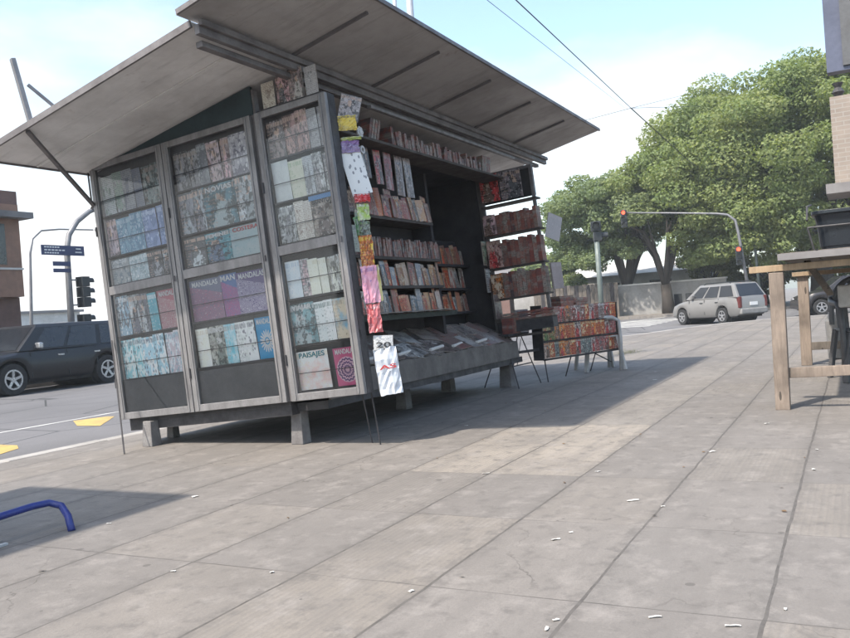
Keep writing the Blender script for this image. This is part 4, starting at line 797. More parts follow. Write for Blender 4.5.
# ------------------------------------------------------------------ wire stand, display box, chair
ws = empty('wire_stand', 'thin black wire stand between the kiosk and the book display', 'stand', (9.9, 3.8, 0))
def W_(m, a, b, r=0.008): m.tube([Vector(a) - Vector((9.9, 3.8, 0)), Vector(b) - Vector((9.9, 3.8, 0))], r, 6)
for a, b in (((9.68, 3.83, 0), (9.80, 4.02, 0.66)), ((10.36, 3.78, 0), (10.30, 4.0, 0.66)), ((9.9, 4.4, 0), (9.86, 4.1, 0.66)), ((10.6, 4.3, 0), (10.45, 4.1, 0.66))):
    m = MB(); W_(m, a, b); m.build('leg', 'dark_metal', ws)
m = MB(); W_(m, (9.74, 3.92, 0.28), (10.34, 3.88, 0.28)); W_(m, (9.9, 3.92, 0.28), (10.30, 4.0, 0.6), 0.005); m.build('cross_brace', 'dark_metal', ws)
m = MB(); m.box(-0.12, 0.62, 0.16, 0.34, 0.66, 0.69); m.build('shelf', 'dark_metal', ws)
m = MB(); m.bar((-0.1, 0.18, 0.44), (0.62, 0.0, 0.44), 0.02, 0.035); m.build('cross_bar', 'dark_metal', ws)
# books stacked on that shelf
o = mag(0.24, 0.30, CV('plain', (0.30, 0.25, 0.26), (0.25, 0.2, 0.21), DGR), 'brown grey album standing on the wire stand', t=0.05); o.location = (10.35, 4.0, 0.695); o.rotation_euler = (0, 0, -0.4)
for i in range(5):
    o = book(0.05, 0.2, 0.15, 'spine_red'); o.location = (9.95 + i * 0.056, 4.03, 0.692); tag(o, 'reddish book upright on the wire stand shelf', 'book', 'books on the wire stand')

ang = math.atan2(3.18 - 3.76, 12.1 - 10.45); FL = 1.75
rk = empty('book_display', 'boxy book display covered in colourful comics leaning on a chair', 'display box', (10.45, 3.76, 0.0), (0, 0, ang))
# local: x along the face, -y towards the camera
m = MB(); m.box(0, FL, 0.02, 0.14, 0.31, 1.0); m.build('box', 'dark_metal', rk, bevel=0.02)
m = MB(); m.box(-0.015, 0.0, -0.03, 0.15, 0.29, 1.03); m.box(FL, FL + 0.015, -0.03, 0.15, 0.29, 1.0); m.box(0.001, FL - 0.001, -0.045, -0.005, 0.285, 0.31); m.build('rim', 'dark_metal', rk)
for z in (0.54, 0.77):
    m = MB(); m.bar((0, -0.035, z), (FL, -0.035, z), 0.012); m.build('retaining_strip', 'dark_metal', rk)
for a, b in (((0.0, -0.06, 0), (0.03, 0.0, 0.30)), ((0.72, 0.2, 0), (0.69, 0.05, 0.31)), ((1.45, 0.3, 0), (1.35, 0.1, 0.31)), ((1.65, 0.06, 0.12), (1.2, 0.08, 0.31))):
    m = MB(); m.tube([a, b], 0.009, 6); m.build('leg', 'dark_metal', rk)
RM = Matrix.Translation((10.45, 3.76, 0)) @ Matrix.Rotation(ang, 4, 'Z')
pal = [(ORG, RED, (0.6, 0.5, 0.3)), (RED, BRN, (0.55, 0.5, 0.45)), ((0.48, 0.38, 0.32), BRN, ORG), ((0.36, 0.30, 0.28), (0.2, 0.12, 0.1), WHT), ((0.45, 0.4, 0.2), GRN, RED), ((0.24, 0.32, 0.3), DGR, (0.5, 0.45, 0.4)), ((0.5, 0.42, 0.38), RED, DGR)]
cname = ['orange red', 'dark red', 'tan and orange', 'brownish grey', 'olive yellow', 'green grey', 'cream and red']
for r_, z in enumerate((0.315, 0.552, 0.782)):
    x = 0.02; i = 0
    while x < FL - 0.08:
        w = random.uniform(0.10, 0.15); ci = random.choice([0, 1, 2, 0, 3, 6, 1] if r_ else [0, 1, 2, 0, 6, 1, 5])
        if r_ == 1 and x < 0.25: ci = 4
        o = mag(w, 0.21 if r_ < 2 else 0.22, CV('comic' if i % 3 else 'photo', *pal[ci]), '%s comic in the %s row of the book display box' % (cname[ci], ('bottom', 'middle', 'top')[r_]), cat='comic', name='comic_book', group='comics on the display box', bulge=0.003)
        mt = RM @ Matrix.Translation((x + w / 2, -0.010 - 0.004 * (i % 2), z)) @ Matrix.Rotation(random.uniform(-0.04, 0.04), 4, 'Y')
        o.location = mt.to_translation(); o.rotation_euler = mt.to_euler(); x += w * 0.97; i += 1
for i in range(7):
    o = book(0.30, 0.035, 0.18, 'spine_red'); mt = RM @ Matrix.Translation((0.60 + (i % 2) * 0.32, 0.08, 1.001 + (i // 2) * 0.034)) @ Matrix.Rotation(random.uniform(-.15, .15), 4, 'Z'); o.location = mt.to_translation(); o.rotation_euler = mt.to_euler(); tag(o, 'red book lying in the low pile on top of the display box', 'book', 'red pile on the display box')

def chair(name, label, loc, rot, mat, s=1.0):
    c = empty(name, label, 'chair', loc, (0, 0, rot)); c.scale = (s, s, s)
    # local: sitter faces -y
    m = MB(); n = 8; vs = []
    for i in range(n + 1):
        for j in range(n + 1):
            u = i / n * 2 - 1; v = j / n * 2 - 1; vs.append((u * 0.23 * (1 - 0.06 * (v > 0) * v), v * 0.22, 0.43 - 0.025 * (1 - u * u) * (1 - v * v) + 0.01 * abs(u)))
    nv = len(vs); vs += [(a, b, z - 0.02) for a, b, z in vs]; q = lambda i, j: i * (n + 1) + j
    fs = [(q(i, j), q(i + 1, j), q(i + 1, j + 1), q(i, j + 1)) for i in range(n) for j in range(n)] + [(nv + q(i, j), nv + q(i, j + 1), nv + q(i + 1, j + 1), nv + q(i + 1, j)) for i in range(n) for j in range(n)]
    for k in range(n):
        for a, b in ((q(k, 0), q(k + 1, 0)), (q(k + 1, n), q(k, n)), (q(0, k + 1), q(0, k)), (q(n, k), q(n, k + 1))): fs.append((b, a, nv + a, nv + b))
    m.add(vs, fs); m.build('seat', mat, c, smooth=True)
    for sx_ in (-1, 1):
        for sy_ in (-1, 1):
            m = MB(); t = Vector((sx_ * 0.215, sy_ * 0.19, 0.43)); f = Vector((sx_ * 0.27, sy_ * 0.25, 0.0))
            m.bar(f, t, 0.05, 0.035); m.build('leg', mat, c, bevel=0.006)
        m = MB(); m.tube([(sx_ * 0.26, -0.20, 0.0), (sx_ * 0.262, -0.215, 0.40), (sx_ * 0.268, -0.20, 0.62), (sx_ * 0.27, -0.12, 0.665), (sx_ * 0.268, 0.06, 0.67), (sx_ * 0.235, 0.22, 0.70)], [0.026, 0.024, 0.024, 0.026, 0.027, 0.02], 8); m.build('armrest', mat, c, smooth=True)
    # back: rounded hoop with vertical slots
    bk = MB(); hoop = [(-0.235 * cos(a), 0.21 + 0.05 * sin(a), 0.47 + 0.40 * sin(a) ** 0.7) for a in [i * pi / 14 for i in range(15)]]
    bk.tube(hoop, 0.022, 8)
    for k in range(-3, 4):
        x = k * 0.058; zt = 0.47 + 0.40 * max(0.0, (1 - (x / 0.235) ** 2)) ** 0.35; bk.bar((x, 0.205, 0.43), (x * 1.02, 0.255, zt - 0.01), 0.036, 0.012, up=(0, 1, 0))
    bk.build('backrest', mat, c, smooth=False); return c
chair('plastic_chair', 'pale plastic garden armchair behind the book display box', (12.08, 3.46, 0), 0.55, 'white_plastic', 1.17)
chair('plastic_chair', 'dark plastic armchair beside the wooden stall table', (9.9, -0.10, 0), -1.3, 'dark_plastic', 1.25)

# ------------------------------------------------------------------ wooden stall table on the right
tb = empty('trestle_table', 'long wooden trestle table with rough timber legs', 'table', (7.56, 0, 0))
def P(m, a, b, w, h=None): m.bar(Vector(a) - Vector((7.56, 0, 0)), Vector(b) - Vector((7.56, 0, 0)), w, h)
m = MB(); P(m, (7.60, 0.608, 0), (7.57, 0.588, 1.17), 0.115, 0.115); m.build('leg', 'wood_raw', tb, bevel=0.006)
m = MB(); P(m, (11.75, 0.62, 0), (11.75, 0.60, 1.16), 0.13, 0.10); m.build('leg', 'wood_raw', tb, bevel=0.006)
m = MB(); P(m, (7.60, -1.3, 0), (7.58, -1.3, 1.17), 0.105, 0.105); m.build('leg', 'wood_raw', tb, bevel=0.006)
m = MB(); P(m, (11.75, -1.3, 0), (11.75, -1.3, 1.16), 0.12, 0.10); m.build('leg', 'wood_raw', tb, bevel=0.006)
m = MB(); P(m, (7.58, 0.80, 1.205), (7.58, -1.45, 1.215), 0.10, 0.055); m.build('trestle_head', 'wood_yellow', tb, bevel=0.004)
m = MB(); P(m, (11.7, 0.72, 1.19), (11.7, -1.45, 1.2), 0.10, 0.055); m.build('trestle_head', 'wood_yellow', tb, bevel=0.004)
m = MB(); P(m, (7.60, 0.55, 0.31), (7.60, -1.3, 0.35), 0.05, 0.085); m.build('stretcher', 'wood_raw', tb, bevel=0.004)
m = MB(); P(m, (11.7, 0.55, 0.25), (11.7, -1.3, 0.27), 0.05, 0.10); m.build('stretcher', 'wood_old', tb, bevel=0.004)
m = MB()
for k in range(7): m.box(-0.10, 4.5, 0.555 - (k + 1) * 0.29, 0.545 - k * 0.29, 1.27 + 0.002 * (k % 2), 1.325 + 0.002 * (k % 2))
m.build('table_top', 'wood_old', tb, bevel=0.004)
m = MB(); m.box(-0.13, -0.101, -1.48, 0.56, 1.265, 1.32); m.build('table_edge', 'roof_grey', tb)
m = MB(); m.bar((0.1, 0.35, 1.24), (0.6, 0.2, 0.95), 0.05, 0.03); m.build('corner_brace', 'wood_old', tb)
# black tub in a wire rack
tu = empty('storage_tub', 'dark blue black plastic tub standing on the stall table', 'tub', (7.95, 0.07, 1.33))
m = MB()
prof = [(0.17, 0.0), (0.20, 0.24), (0.215, 0.30), (0.235, 0.305), (0.235, 0.335), (0.205, 0.335), (0.18, 0.03), (0.0001, 0.03)]
def rr(r, z, n=24):
    o_ = []
    for k in range(n):
        a = 2 * pi * k / n; c_, s_ = cos(a), sin(a); e = 0.45; o_.append((r * 1.15 * math.copysign(abs(c_) ** e, c_), r * math.copysign(abs(s_) ** e, s_), z))
    return o_
n = 24; vs = []
for r_, z in prof: vs += rr(r_, z, n)
fs = [(i * n + k, i * n + (k + 1) % n, (i + 1) * n + (k + 1) % n, (i + 1) * n + k) for i in range(len(prof) - 1) for k in range(n)] + [tuple(range(n))]
m.add(vs, fs); m.build('tub', 'tub_blue', tu, smooth=False, bevel=0.003)
m = MB(); m.tube([(-0.24, 0.26, 0.26), (-0.10, 0.26, 0.39), (0.25, 0.24, 0.43)], 0.009, 6); m.tube([(-0.24, 0.26, 0.20), (-0.22, 0.22, 0.0)], 0.009, 6); m.tube([(-0.24, -0.3, 0.2), (-0.24, 0.26, 0.2)], 0.009, 6); m.build('wire_handle', 'dark_metal', tu)
# things on the table by the tub
m = MB(); m.box(-0.25, 0.25, -0.35, -0.02, 0, 0.33); m.box(-0.26, 0.26, -0.36, -0.01, 0.331, 0.36); o = m.build('storage_box', 'tub_blue', bevel=0.01, loc=(8.5, 0.10, 1.33)); tag(o, 'dark lidded box behind the tub on the stall table', 'box')
# pale thing on the dark chair
m = MB(); m.box(-0.02, 0.02, -0.14, 0.14, 0, 0.22); o = m.build('plastic_tray', 'white_plastic', bevel=0.03, loc=(9.0, 0.02, 0.80), rot=(0, 0, 0.1)); tag(o, 'white plastic tray upright under the stall table', 'tray')
m = MB(); m.tube([(0, 0, 0), (0, 0, 0.02), (0, 0, 0.52), (0, 0, 0.62)], [0.10, 0.12, 0.135, 0.10], 14); o = m.build('grey_bucket', 'grey_plastic', loc=(12.6, 0.27, 0.0), rot=(0, 0, 0)); tag(o, 'grey plastic bucket on the ground under the stall table', 'bucket')

# ------------------------------------------------------------------ vehicles
def car(name, label, loc, rot, spec, paintm):
    c = empty(name, label, 'car', loc, (0, 0, rot)); Lc, Wd = spec['L'], spec['W']
    wb0, wb1, wr = spec['wheels'][0], spec['wheels'][1], spec['wr']; top = spec['top']; bot = spec['bot']
    def itp(t, x):
        for (xa, za), (xb, zb) in zip(t, t[1:]):
            if xa <= x <= xb: return za + (zb - za) * (x - xa) / max(1e-6, xb - xa)
        return t[-1][1]
    N = 64; m = MB(); ringn = None; vs = []
    for i in range(N + 1):
        x = Lc * i / N; zt = itp(top, x); zb = itp(bot, x)
        for wx in (wb0, wb1):
            d = abs(x - wx); R = wr + 0.055
            if d < R: zb = max(zb, wr + math.sqrt(R * R - d * d))
        e = min(x, Lc - x); plan = 1 - 0.16 * max(0, 1 - e / 0.55) ** 2; w = Wd / 2 * plan
        sec = [(w * 0.90, zb), (w * 0.97, zb + (zt - zb) * 0.12), (w, zb + (zt - zb) * 0.45), (w * 0.985, zb + (zt - zb) * 0.75), (w * 0.93, zb + (zt - zb) * 0.97), (w * 0.80, zt + 0.012), (w * 0.4, zt + 0.03), (0, zt + 0.035)]
        ring = [(x, -a, z) for a, z in sec] + [(x, a, z) for a, z in sec[-2::-1]] + [(x, 0, zb)]
        vs += ring; ringn = len(ring)
    fs = [(i * ringn + k, i * ringn + (k + 1) % ringn, (i + 1) * ringn + (k + 1) % ringn, (i + 1) * ringn + k) for i in range(N) for k in range(ringn)]
    fs += [tuple(range(ringn)), tuple(N * ringn + k for k in range(ringn))][::1]
    m.add(vs, fs); body = m.build('body', paintm, c, smooth=True)
    md = body.modifiers.new('edge', 'EDGE_SPLIT'); md.split_angle = radians(35)
    # greenhouse
    g0, g1, r0, r1 = spec['gh']; zb = spec['belt']; zt = spec['roof']; wB = Wd / 2 * 0.93; wT = Wd / 2 * 0.74
    def gp(t, h, side):       # t along 0..1, h up 0..1
        x = (g0 + (g1 - g0) * t) * (1 - h) + (r0 + (r1 - r0) * t) * h; z = zb + (zt - zb) * h; w = wB + (wT - wB) * h; return Vector((x, side * w, z))
    m = MB(); vs = []; T = [0, 0.03, 0.25, 0.5, 0.75, 0.97, 1]
    for t in T:
        crown = 0.05 * sin(pi * min(max(t, 0.02), 0.98))
        rng_ = [gp(t, 0, -1), gp(t, 0.9, -1), gp(t, 1, -1) + Vector((0, 0.06, 0.015)), gp(t, 1, 0) + Vector((0, 0, crown)), gp(t, 1, 1) + Vector((0, -0.06, 0.015)), gp(t, 0.9, 1), gp(t, 0, 1)]
        vs += rng_
    K7 = 7; fs = [(i * K7 + k, i * K7 + (k + 1) % K7, (i + 1) * K7 + (k + 1) % K7, (i + 1) * K7 + k) for i in range(len(T) - 1) for k in range(K7)] + [tuple(range(K7)), tuple((len(T) - 1) * K7 + k for k in range(K7))]
    m.add(vs, fs); m.build('roof', paintm, c, smooth=False, bevel=0.015)
    def quad(pts, nrm, name, mat, off=0.012):
        n_ = Vector(nrm); mm = MB(); a = [p + n_ * off for p in pts]; b = [p + n_ * (off - 0.01) for p in pts]; k = len(pts)
        mm.add(a + b, [tuple(range(k)), tuple(range(2 * k - 1, k - 1, -1))] + [(i, (i + 1) % k, k + (i + 1) % k, k + i) for i in range(k)]); return mm.build(name, mat, c)
    for side in (-1, 1):
        for ta, tb_ in spec['win']:
            ha, hb = 0.08, 0.86
            quad([gp(ta, ha, side), gp(tb_, ha, side), gp(tb_, hb, side), gp(ta, hb, side)], (0, side, 0.3), 'window', 'window_dark')
    for t, nx in ((0, -1), (1, 1)):
        a, b = (gp(t, 0.06, -1), gp(t, 0.06, 1)); d, e = gp(t, 0.92, 1), gp(t, 0.92, -1)
        for p in (a, b, d, e): p.y *= 0.86
        quad([a, b, d, e], (nx * 0.8, 0, 0.5), 'windscreen' if nx < 0 else 'rear_window', 'window_dark')
    for wx in (wb0, wb1):
        for side in (-1, 1):
            y = side * (Wd / 2 - 0.10); w_ = MB(); w_.disc((wx, y, wr), (0, 1, 0), wr * 0.62, wr, -0.10, 0.10, 28); wo_ = w_.build('wheel', 'rubber', c, bevel=0.02)
            h = MB(); h.disc((wx, y, wr), (0, side, 0), wr * 0.54, wr * 0.64, 0.03, 0.105, 28); h.disc((wx, y, wr), (0, side, 0), 0.001, wr * 0.16, 0.03, 0.10, 14)
            for k in range(5):
                a = k * 2 * pi / 5 + 0.3; h.bar((wx + cos(a) * wr * 0.12, y + side * 0.085, wr + sin(a) * wr * 0.12), (wx + cos(a) * wr * 0.58, y + side * 0.095, wr + sin(a) * wr * 0.58), 0.02, wr * 0.17, up=(-sin(a), 0, cos(a)))
            h.build('rim', 'alloy', wo_); d_ = MB(); d_.disc((wx, y, wr), (0, side, 0), 0.001, wr * 0.56, 0.0, 0.02, 20); d_.build('hub', 'signal_black', wo_)
    arch = MB()
    for wx in (wb0, wb1): arch.disc((wx, 0, wr), (0, 1, 0), 0.002, wr + 0.05, -(Wd / 2 - 0.22), Wd / 2 - 0.22, 20)
    arch.box(0.25, Lc - 0.25, -Wd * 0.40, Wd * 0.40, 0.2, 0.42); arch.build('underbody', 'interior', c)
    zl = itp(top, 0.15)
    for side in (-1, 1):
        h = MB(); h.box(0.02, 0.22, side * Wd * 0.30 - 0.14, side * Wd * 0.30 + 0.14, zl - 0.20, zl - 0.04); h.build('headlight', 'alloy', c, bevel=0.03)
        h = MB(); h.box(Lc - 0.16, Lc + 0.012, side * Wd * 0.405 - 0.065, side * Wd * 0.405 + 0.06, spec['belt'] - 0.38, spec['belt'] + 0.02); h.build('tail_light', 'lens_amber', c, bevel=0.02)
        h = MB(); p = gp(0.14, 0.1, side); h.box(p.x - 0.06, p.x + 0.06, p.y + side * 0.04 - 0.09, p.y + side * 0.04 + 0.09, p.z - 0.02, p.z + 0.12); h.build('mirror', spec.get('mirror', paintm), c, bevel=0.03)
        for xh in spec['handles']: h = MB(); h.box(xh - 0.08, xh + 0.08, side * (Wd / 2 * 0.985) - 0.018, side * (Wd / 2 * 0.985) + 0.018, spec['belt'] - 0.16, spec['belt'] - 0.125); h.build('door_handle', 'signal_black' if 'silver' in paintm else 'alloy', c)
        for xd in spec['doors']: h = MB(); h.bar((xd, side * Wd / 2 * 0.985, 0.36), (xd, side * Wd / 2 * 0.965, spec['belt'] - 0.02), 0.012, 0.02); h.build('door_gap', 'signal_black', c)
        if spec.get('rack'): h = MB(); a = gp(0.12, 1, side); b = gp(0.9, 1, side); h.tube([a + Vector((0, -side * 0.05, 0.02)), a + Vector((0.12, -side * 0.05, 0.065)), b + Vector((-0.12, -side * 0.05, 0.065)), b + Vector((0, -side * 0.05, 0.02))], 0.016, 6); h.build('roof_rail', 'signal_black', c)
    h = MB(); h.box(-0.03, 0.10, -Wd * 0.40, Wd * 0.40, 0.30, 0.48); h.build('bumper', spec.get('bump', paintm), c, bevel=0.04)
    h = MB(); h.box(Lc - 0.12, Lc + 0.05, -Wd * 0.42, Wd * 0.42, 0.32, 0.52); h.build('bumper', spec.get('bump', paintm), c, bevel=0.04)
    h = MB(); h.box(Lc + 0.001, Lc + 0.02, -0.2, 0.2, 0.62, 0.74); h.build('number_plate', 'text_white', c)
    return c
SUV = dict(L=4.55, W=1.85, wheels=(0.85, 3.5), wr=0.36, belt=0.98, roof=1.58, gh=(1.05, 4.52, 1.72, 4.34), win=((0.10, 0.34), (0.37, 0.63), (0.67, 0.93)), bot=[(0, 0.34), (0.3, 0.26), (4.2, 0.28), (4.55, 0.4)],
           top=[(0, 0.66), (0.12, 0.80), (0.6, 0.90), (1.2, 0.98), (3.8, 1.0), (4.45, 0.98), (4.55, 0.86)], handles=(2.15, 3.2), doors=(1.35, 2.35, 3.2), mirror='alloy')
car('dark_suv', 'dark blue family car with alloy wheels facing left across the street', (11.17, 17.83, -0.15), 0.0, SUV, 'paint_dark')
WAG = dict(L=4.05, W=1.66, wheels=(0.72, 3.12), wr=0.295, belt=0.93, roof=1.43, gh=(0.95, 4.0, 1.70, 3.66), win=((0.09, 0.33), (0.365, 0.62), (0.66, 0.93)), bot=[(0, 0.32), (0.3, 0.24), (3.8, 0.26), (4.05, 0.36)],
           top=[(0, 0.60), (0.12, 0.72), (0.6, 0.83), (1.15, 0.92), (3.6, 0.95), (4.0, 0.93), (4.05, 0.80)], handles=(1.95, 2.85), doors=(1.2, 2.12, 2.95), rack=True, bump='grey_plastic')
wdir = math.atan2(-0.780, -0.626)
wg = car('silver_wagon', 'silver estate car with roof rails turning at the far corner', (0, 0, -0.15), wdir, WAG, 'paint_silver')
u = Vector((cos(wdir), sin(wdir))); nn = Vector((sin(wdir), -cos(wdir)))
# near side wheels (local y = -W/2) meet the road at the measured points
fw = Vector((32.4, 5.88)); wg.scale = (0.87, 0.88, 1.0); org = fw - u * 0.72 * 0.87 - Vector((sin(wdir), -cos(wdir))) * 0.73 * 0.88; wg.location = (org.x, org.y, -0.15)
HAT = dict(SUV); HAT.update(L=3.9, W=1.66, wheels=(0.75, 3.1), wr=0.30, belt=0.92, roof=1.42, gh=(0.9, 3.85, 1.6, 3.3), bump='paint_black', mirror='paint_black', top=[(0, 0.58), (0.12, 0.72), (0.5, 0.86), (1.1, 0.93), (3.4, 0.95), (3.85, 0.9), (3.9, 0.8)], bot=[(0, 0.3), (0.3, 0.22), (3.6, 0.24), (3.9, 0.36)], handles=(1.9,), doors=(1.2, 2.2))
car('black_hatchback', 'black rounded small car parked behind the stall table', (34.9, 2.13, -0.15), -1.265, HAT, 'paint_black')
o = car('white_hatchback', 'small pale car parked far off beyond the silver estate', (52.0, 6.9, -0.03), 1.2, HAT, 'paint_silver')

# ------------------------------------------------------------------ street poles and signals (placed in the world, real sizes)
def signal(parent, loc, rotz, n, lit_i=None, s=1.0, name='signal_head'):
    """a head with n lenses, opening towards -x before rotation"""
    h = MB(); H = 0.30 * s
    for k in range(n): h.box(-0.13 * s, 0.13 * s, -0.15 * s, 0.15 * s, k * H, k * H + H - 0.012)
    o = h.build(name, 'signal_black', parent, bevel=0.01, loc=loc, rot=(0, 0, rotz))
    for k in range(n):
        v = MB(); r = 0.11 * s; zc = k * H + H / 2; seg = 12
        for q in range(seg):
            a0, a1 = -0.35 + q * (pi + 0.7) / seg, -0.35 + (q + 1) * (pi + 0.7) / seg
            p = [(-0.13 * s, r * cos(a0), zc + r * sin(a0)), (-0.13 * s, r * cos(a1), zc + r * sin(a1)), (-0.32 * s, r * cos(a1), zc + r * sin(a1)), (-0.32 * s, r * cos(a0), zc + r * sin(a0))]
            p2 = [(x, y * 0.93, zc + (z - zc) * 0.93) for x, y, z in p]; v.add(p + p2, BOXF)
        v.build('visor', 'signal_black', o)
        l_ = MB(); l_.disc((-0.131 * s, 0, zc), (-1, 0, 0), 0.001, 0.095 * s, 0.0, 0.02, 16); l_.build('lens', 'red_lamp' if k == lit_i else 'dead_lamp', o)
    return o
# left: pole with a curved mast arm, street name sign and two heads
sp = 19.6 / 22; B = Vector((17.75 * sp, 19.6, -0.02))
def sc(p): q = Vector(p); return EYE + (q - EYE) * sp - B
tl = empty('traffic_light', 'grey curved mast traffic light with a blue street sign behind the kiosk', 'traffic light', B)
m = MB(); pts = [(0, 0, 0), sc((17.82, 22, 3.86)), sc((17.95, 22, 4.35)), sc((18.3, 22, 4.8)), sc((18.8, 22, 5.15)), sc((19.6, 21.8, 5.5)), sc((21.5, 21.5, 5.9)), sc((23.5, 21.0, 6.1))]
m.tube(pts, [0.10, 0.085, 0.08, 0.075, 0.07, 0.065, 0.055, 0.05], 10); m.build('mast', 'pole_grey', tl, smooth=True)
def flat_sign(parent, p, q, zt, zb_, mat, name, th=0.03):
    m = MB(); p = Vector(p); q = Vector(q); d = (q - p).normalized(); n_ = Vector((-d.y, d.x, 0)) * th / 2
    vs = [p + n_, q + n_, q - n_, p - n_]; vs = [Vector((v.x, v.y, zb_)) for v in vs] + [Vector((v.x, v.y, zt)) for v in vs]; m.add(vs, BOXF); return m.build(name, mat, parent)
a = sc((16.78, 21.85, 3.8)); b = sc((18.34, 21.85, 3.8)); s1 = flat_sign(tl, (a.x, a.y, 0), (b.x, b.y, 0), sc((17.5, 22, 3.97)).z, sc((17.5, 22, 3.66)).z, 'sign_blue', 'street_sign')
for k, (x0, x1, zz) in enumerate(((0.06, 0.42, 0.80), (0.06, 0.55, 0.5), (0.06, 0.40, 0.22), (0.80, 0.92, 0.7), (0.78, 0.94, 0.35))):
    mm = MB(); z0 = sc((17.5, 22, 3.66)).z; hh = sc((17.5, 22, 3.97)).z - z0
    for j in range(6):
        xa = x0 + (x1 - x0) * j / 6; mm.box(a.x + (b.x - a.x) * xa, a.x + (b.x - a.x) * (xa + (x1 - x0) * 0.12), a.y - 0.022, a.y - 0.016, z0 + hh * zz - 0.018, z0 + hh * zz + 0.018)
    mm.build('sign_text', 'text_white', s1)
a = sc((17.12, 21.8, 3.4)); b = sc((17.75, 21.8, 3.4)); flat_sign(tl, (a.x, a.y, 0), (b.x, b.y, 0), sc((17.5, 22, 3.46)).z, sc((17.5, 22, 3.32)).z, 'sign_blue', 'small_sign'); flat_sign(tl, (a.x, a.y, 0), (b.x, b.y, 0), sc((17.5, 22, 3.24)).z, sc((17.5, 22, 3.12)).z, 'sign_blue', 'small_sign')
q = sc((18.25, 21.9, 2.02)); signal(tl, (q.x, q.y, q.z), pi, 3, s=0.98); q = sc((18.20, 21.9, 1.52)); signal(tl, (q.x, q.y, q.z - 0.04), pi, 1, s=0.98)
m = MB(); m.bar(sc((17.84, 22, 2.9)), sc((18.3, 22, 2.9)), 0.04); m.bar(sc((17.84, 22, 2.1)), sc((18.3, 22, 2.1)), 0.04); m.build('bracket', 'pole_grey', tl)
# thin street lamp beyond
lp = empty('street_lamp', 'tall thin curved street lamp left of the kiosk', 'street lamp', (21.5, 29, -0.02))
def sc2(p): q = Vector(p); return EYE + (q - EYE) * (29 / 22) - Vector((21.5, 29, -0.02))
m = MB(); m.tube([(0, 0, 0), sc2((16.35, 22, 1.4)), sc2((16.5, 22, 3.7)), sc2((16.62, 22, 4.15)), sc2((16.95, 22, 4.42)), sc2((17.6, 22, 4.5)), sc2((18.9, 22, 4.55))], [0.09, 0.07, 0.05, 0.045, 0.04, 0.035, 0.03], 8); m.build('pole', 'pole_grey', lp, smooth=True)
q = sc2((19.1, 22, 4.56)); m = MB(); m.box(q.x - 0.1, q.x + 0.7, q.y - 0.14, q.y + 0.14, q.z - 0.06, q.z + 0.07); m.build('lamp_head', 'pole_grey', lp, bevel=0.04)
# two pipes behind the kiosk roof
m = MB(); m.tube([(10.86, 5.6, 0), (10.85, 5.58, 7.5)], 0.052, 12); tag(m.build('lamp_post', 'pole_pale', smooth=True), 'thick pale metal post rising behind the kiosk roof', 'post')
m = MB(); m.tube([(10.40, 5.6, 0), (10.38, 5.58, 7.3)], 0.03, 10); tag(m.build('lamp_post', 'pole_pale', smooth=True), 'thin pale metal post rising behind the kiosk roof', 'post')
# green corner post with a head seen from behind
gp_ = empty('traffic_light', 'green post with a dark signal head at the near street corner', 'traffic light', (23.0, 6.42, 0))
m = MB(); m.tube([(0, 0, 0), (0.0, 0.0, 3.0)], 0.075, 12); m.build('post', 'pole_green', gp_, smooth=True); signal(gp_, (0.0, 0, 3.0), 0.3, 1, s=0.95)
signal(gp_, (0.05, -0.02, 2.72), 1.9, 1, s=0.9)
# right: mast arm with two red lights
tr = empty('traffic_light', 'mast arm traffic light showing two red lamps across the junction', 'traffic light', (42, 4.43, -0.1))
def s3(p, s_=42 / 34): q = Vector(p); return EYE + (q - EYE) * s_ - Vector((42, 4.43, -0.1))
m = MB(); m.tube([(0, 0, 0), s3((34, 3.9, 3.3)), s3((34, 3.98, 3.75)), s3((34, 4.25, 4.0)), s3((34, 4.65, 4.09)), s3((34, 6.2, 4.3)), s3((34, 8.15, 4.55))], [0.085, 0.07, 0.065, 0.058, 0.048, 0.04, 0.034], 8); m.build('mast', 'pole_grey', tr, smooth=True)
q = s3((34, 8.28, 4.44)); signal(tr, (q.x, q.y, q.z - 0.60), 0.12, 3, lit_i=2, s=1.0)
q = s3((34, 3.92, 2.50)); signal(tr, (q.x - 0.1, q.y, q.z - 0.62), 0.12, 3, lit_i=2, s=1.0)
tp = empty('utility_pole', 'slim green pole with small signs beside the red traffic light', 'pole', (46, 4.4, -0.03))
def s4(p): q = Vector(p); return EYE + (q - EYE) * (46 / 34) - Vector((46, 4.4, -0.03))
m = MB(); m.tube([(0, 0, 0), s4((34, 3.414, 5.12))], [0.08, 0.06], 8); m.build('pole', 'pole_green', tp, smooth=True)
for z, w in ((3.12, 0.55), (2.96, 0.4)):
    q = s4((34, 3.5, z)); m = MB(); m.box(-0.03, 0.0, q.y - w, q.y + w, q.z - 0.10, q.z + 0.08); m.build('sign', 'text_white', tp)
# overhead cables
def ray_pt(px, py, dist):
    d = (RIGHT * (px - 425) + FWD * 820 - UP * (py - 319)).normalized(); return EYE + d * dist
def cable(a, b, r, label, sag=0.0):
    m = MB(); m.tube([a.lerp(b, t / 12) - Vector((0, 0, sag * 4 * (t / 12) * (1 - t / 12))) for t in range(13)], r, 5); tag(m.build('cable', 'wire'), label, 'cable')
hub = ray_pt(631, 108, 26)
cable(ray_pt(480, -34, 11), hub, 0.010, 'thickest overhead cable running from above the roof to the knot'); cable(hub, ray_pt(712, 182, 60), 0.018, 'overhead cable running from the knot down to the trees')
cable(ray_pt(430, -45, 13), ray_pt(625, 108, 40), 0.006, 'thin overhead cable left of the thick one'); cable(hub, ray_pt(700, 106, 40), 0.008, 'thin overhead cable going level right from the knot'); cable(ray_pt(582, 121, 30), hub, 0.008, 'thin overhead cable going down left from the knot')
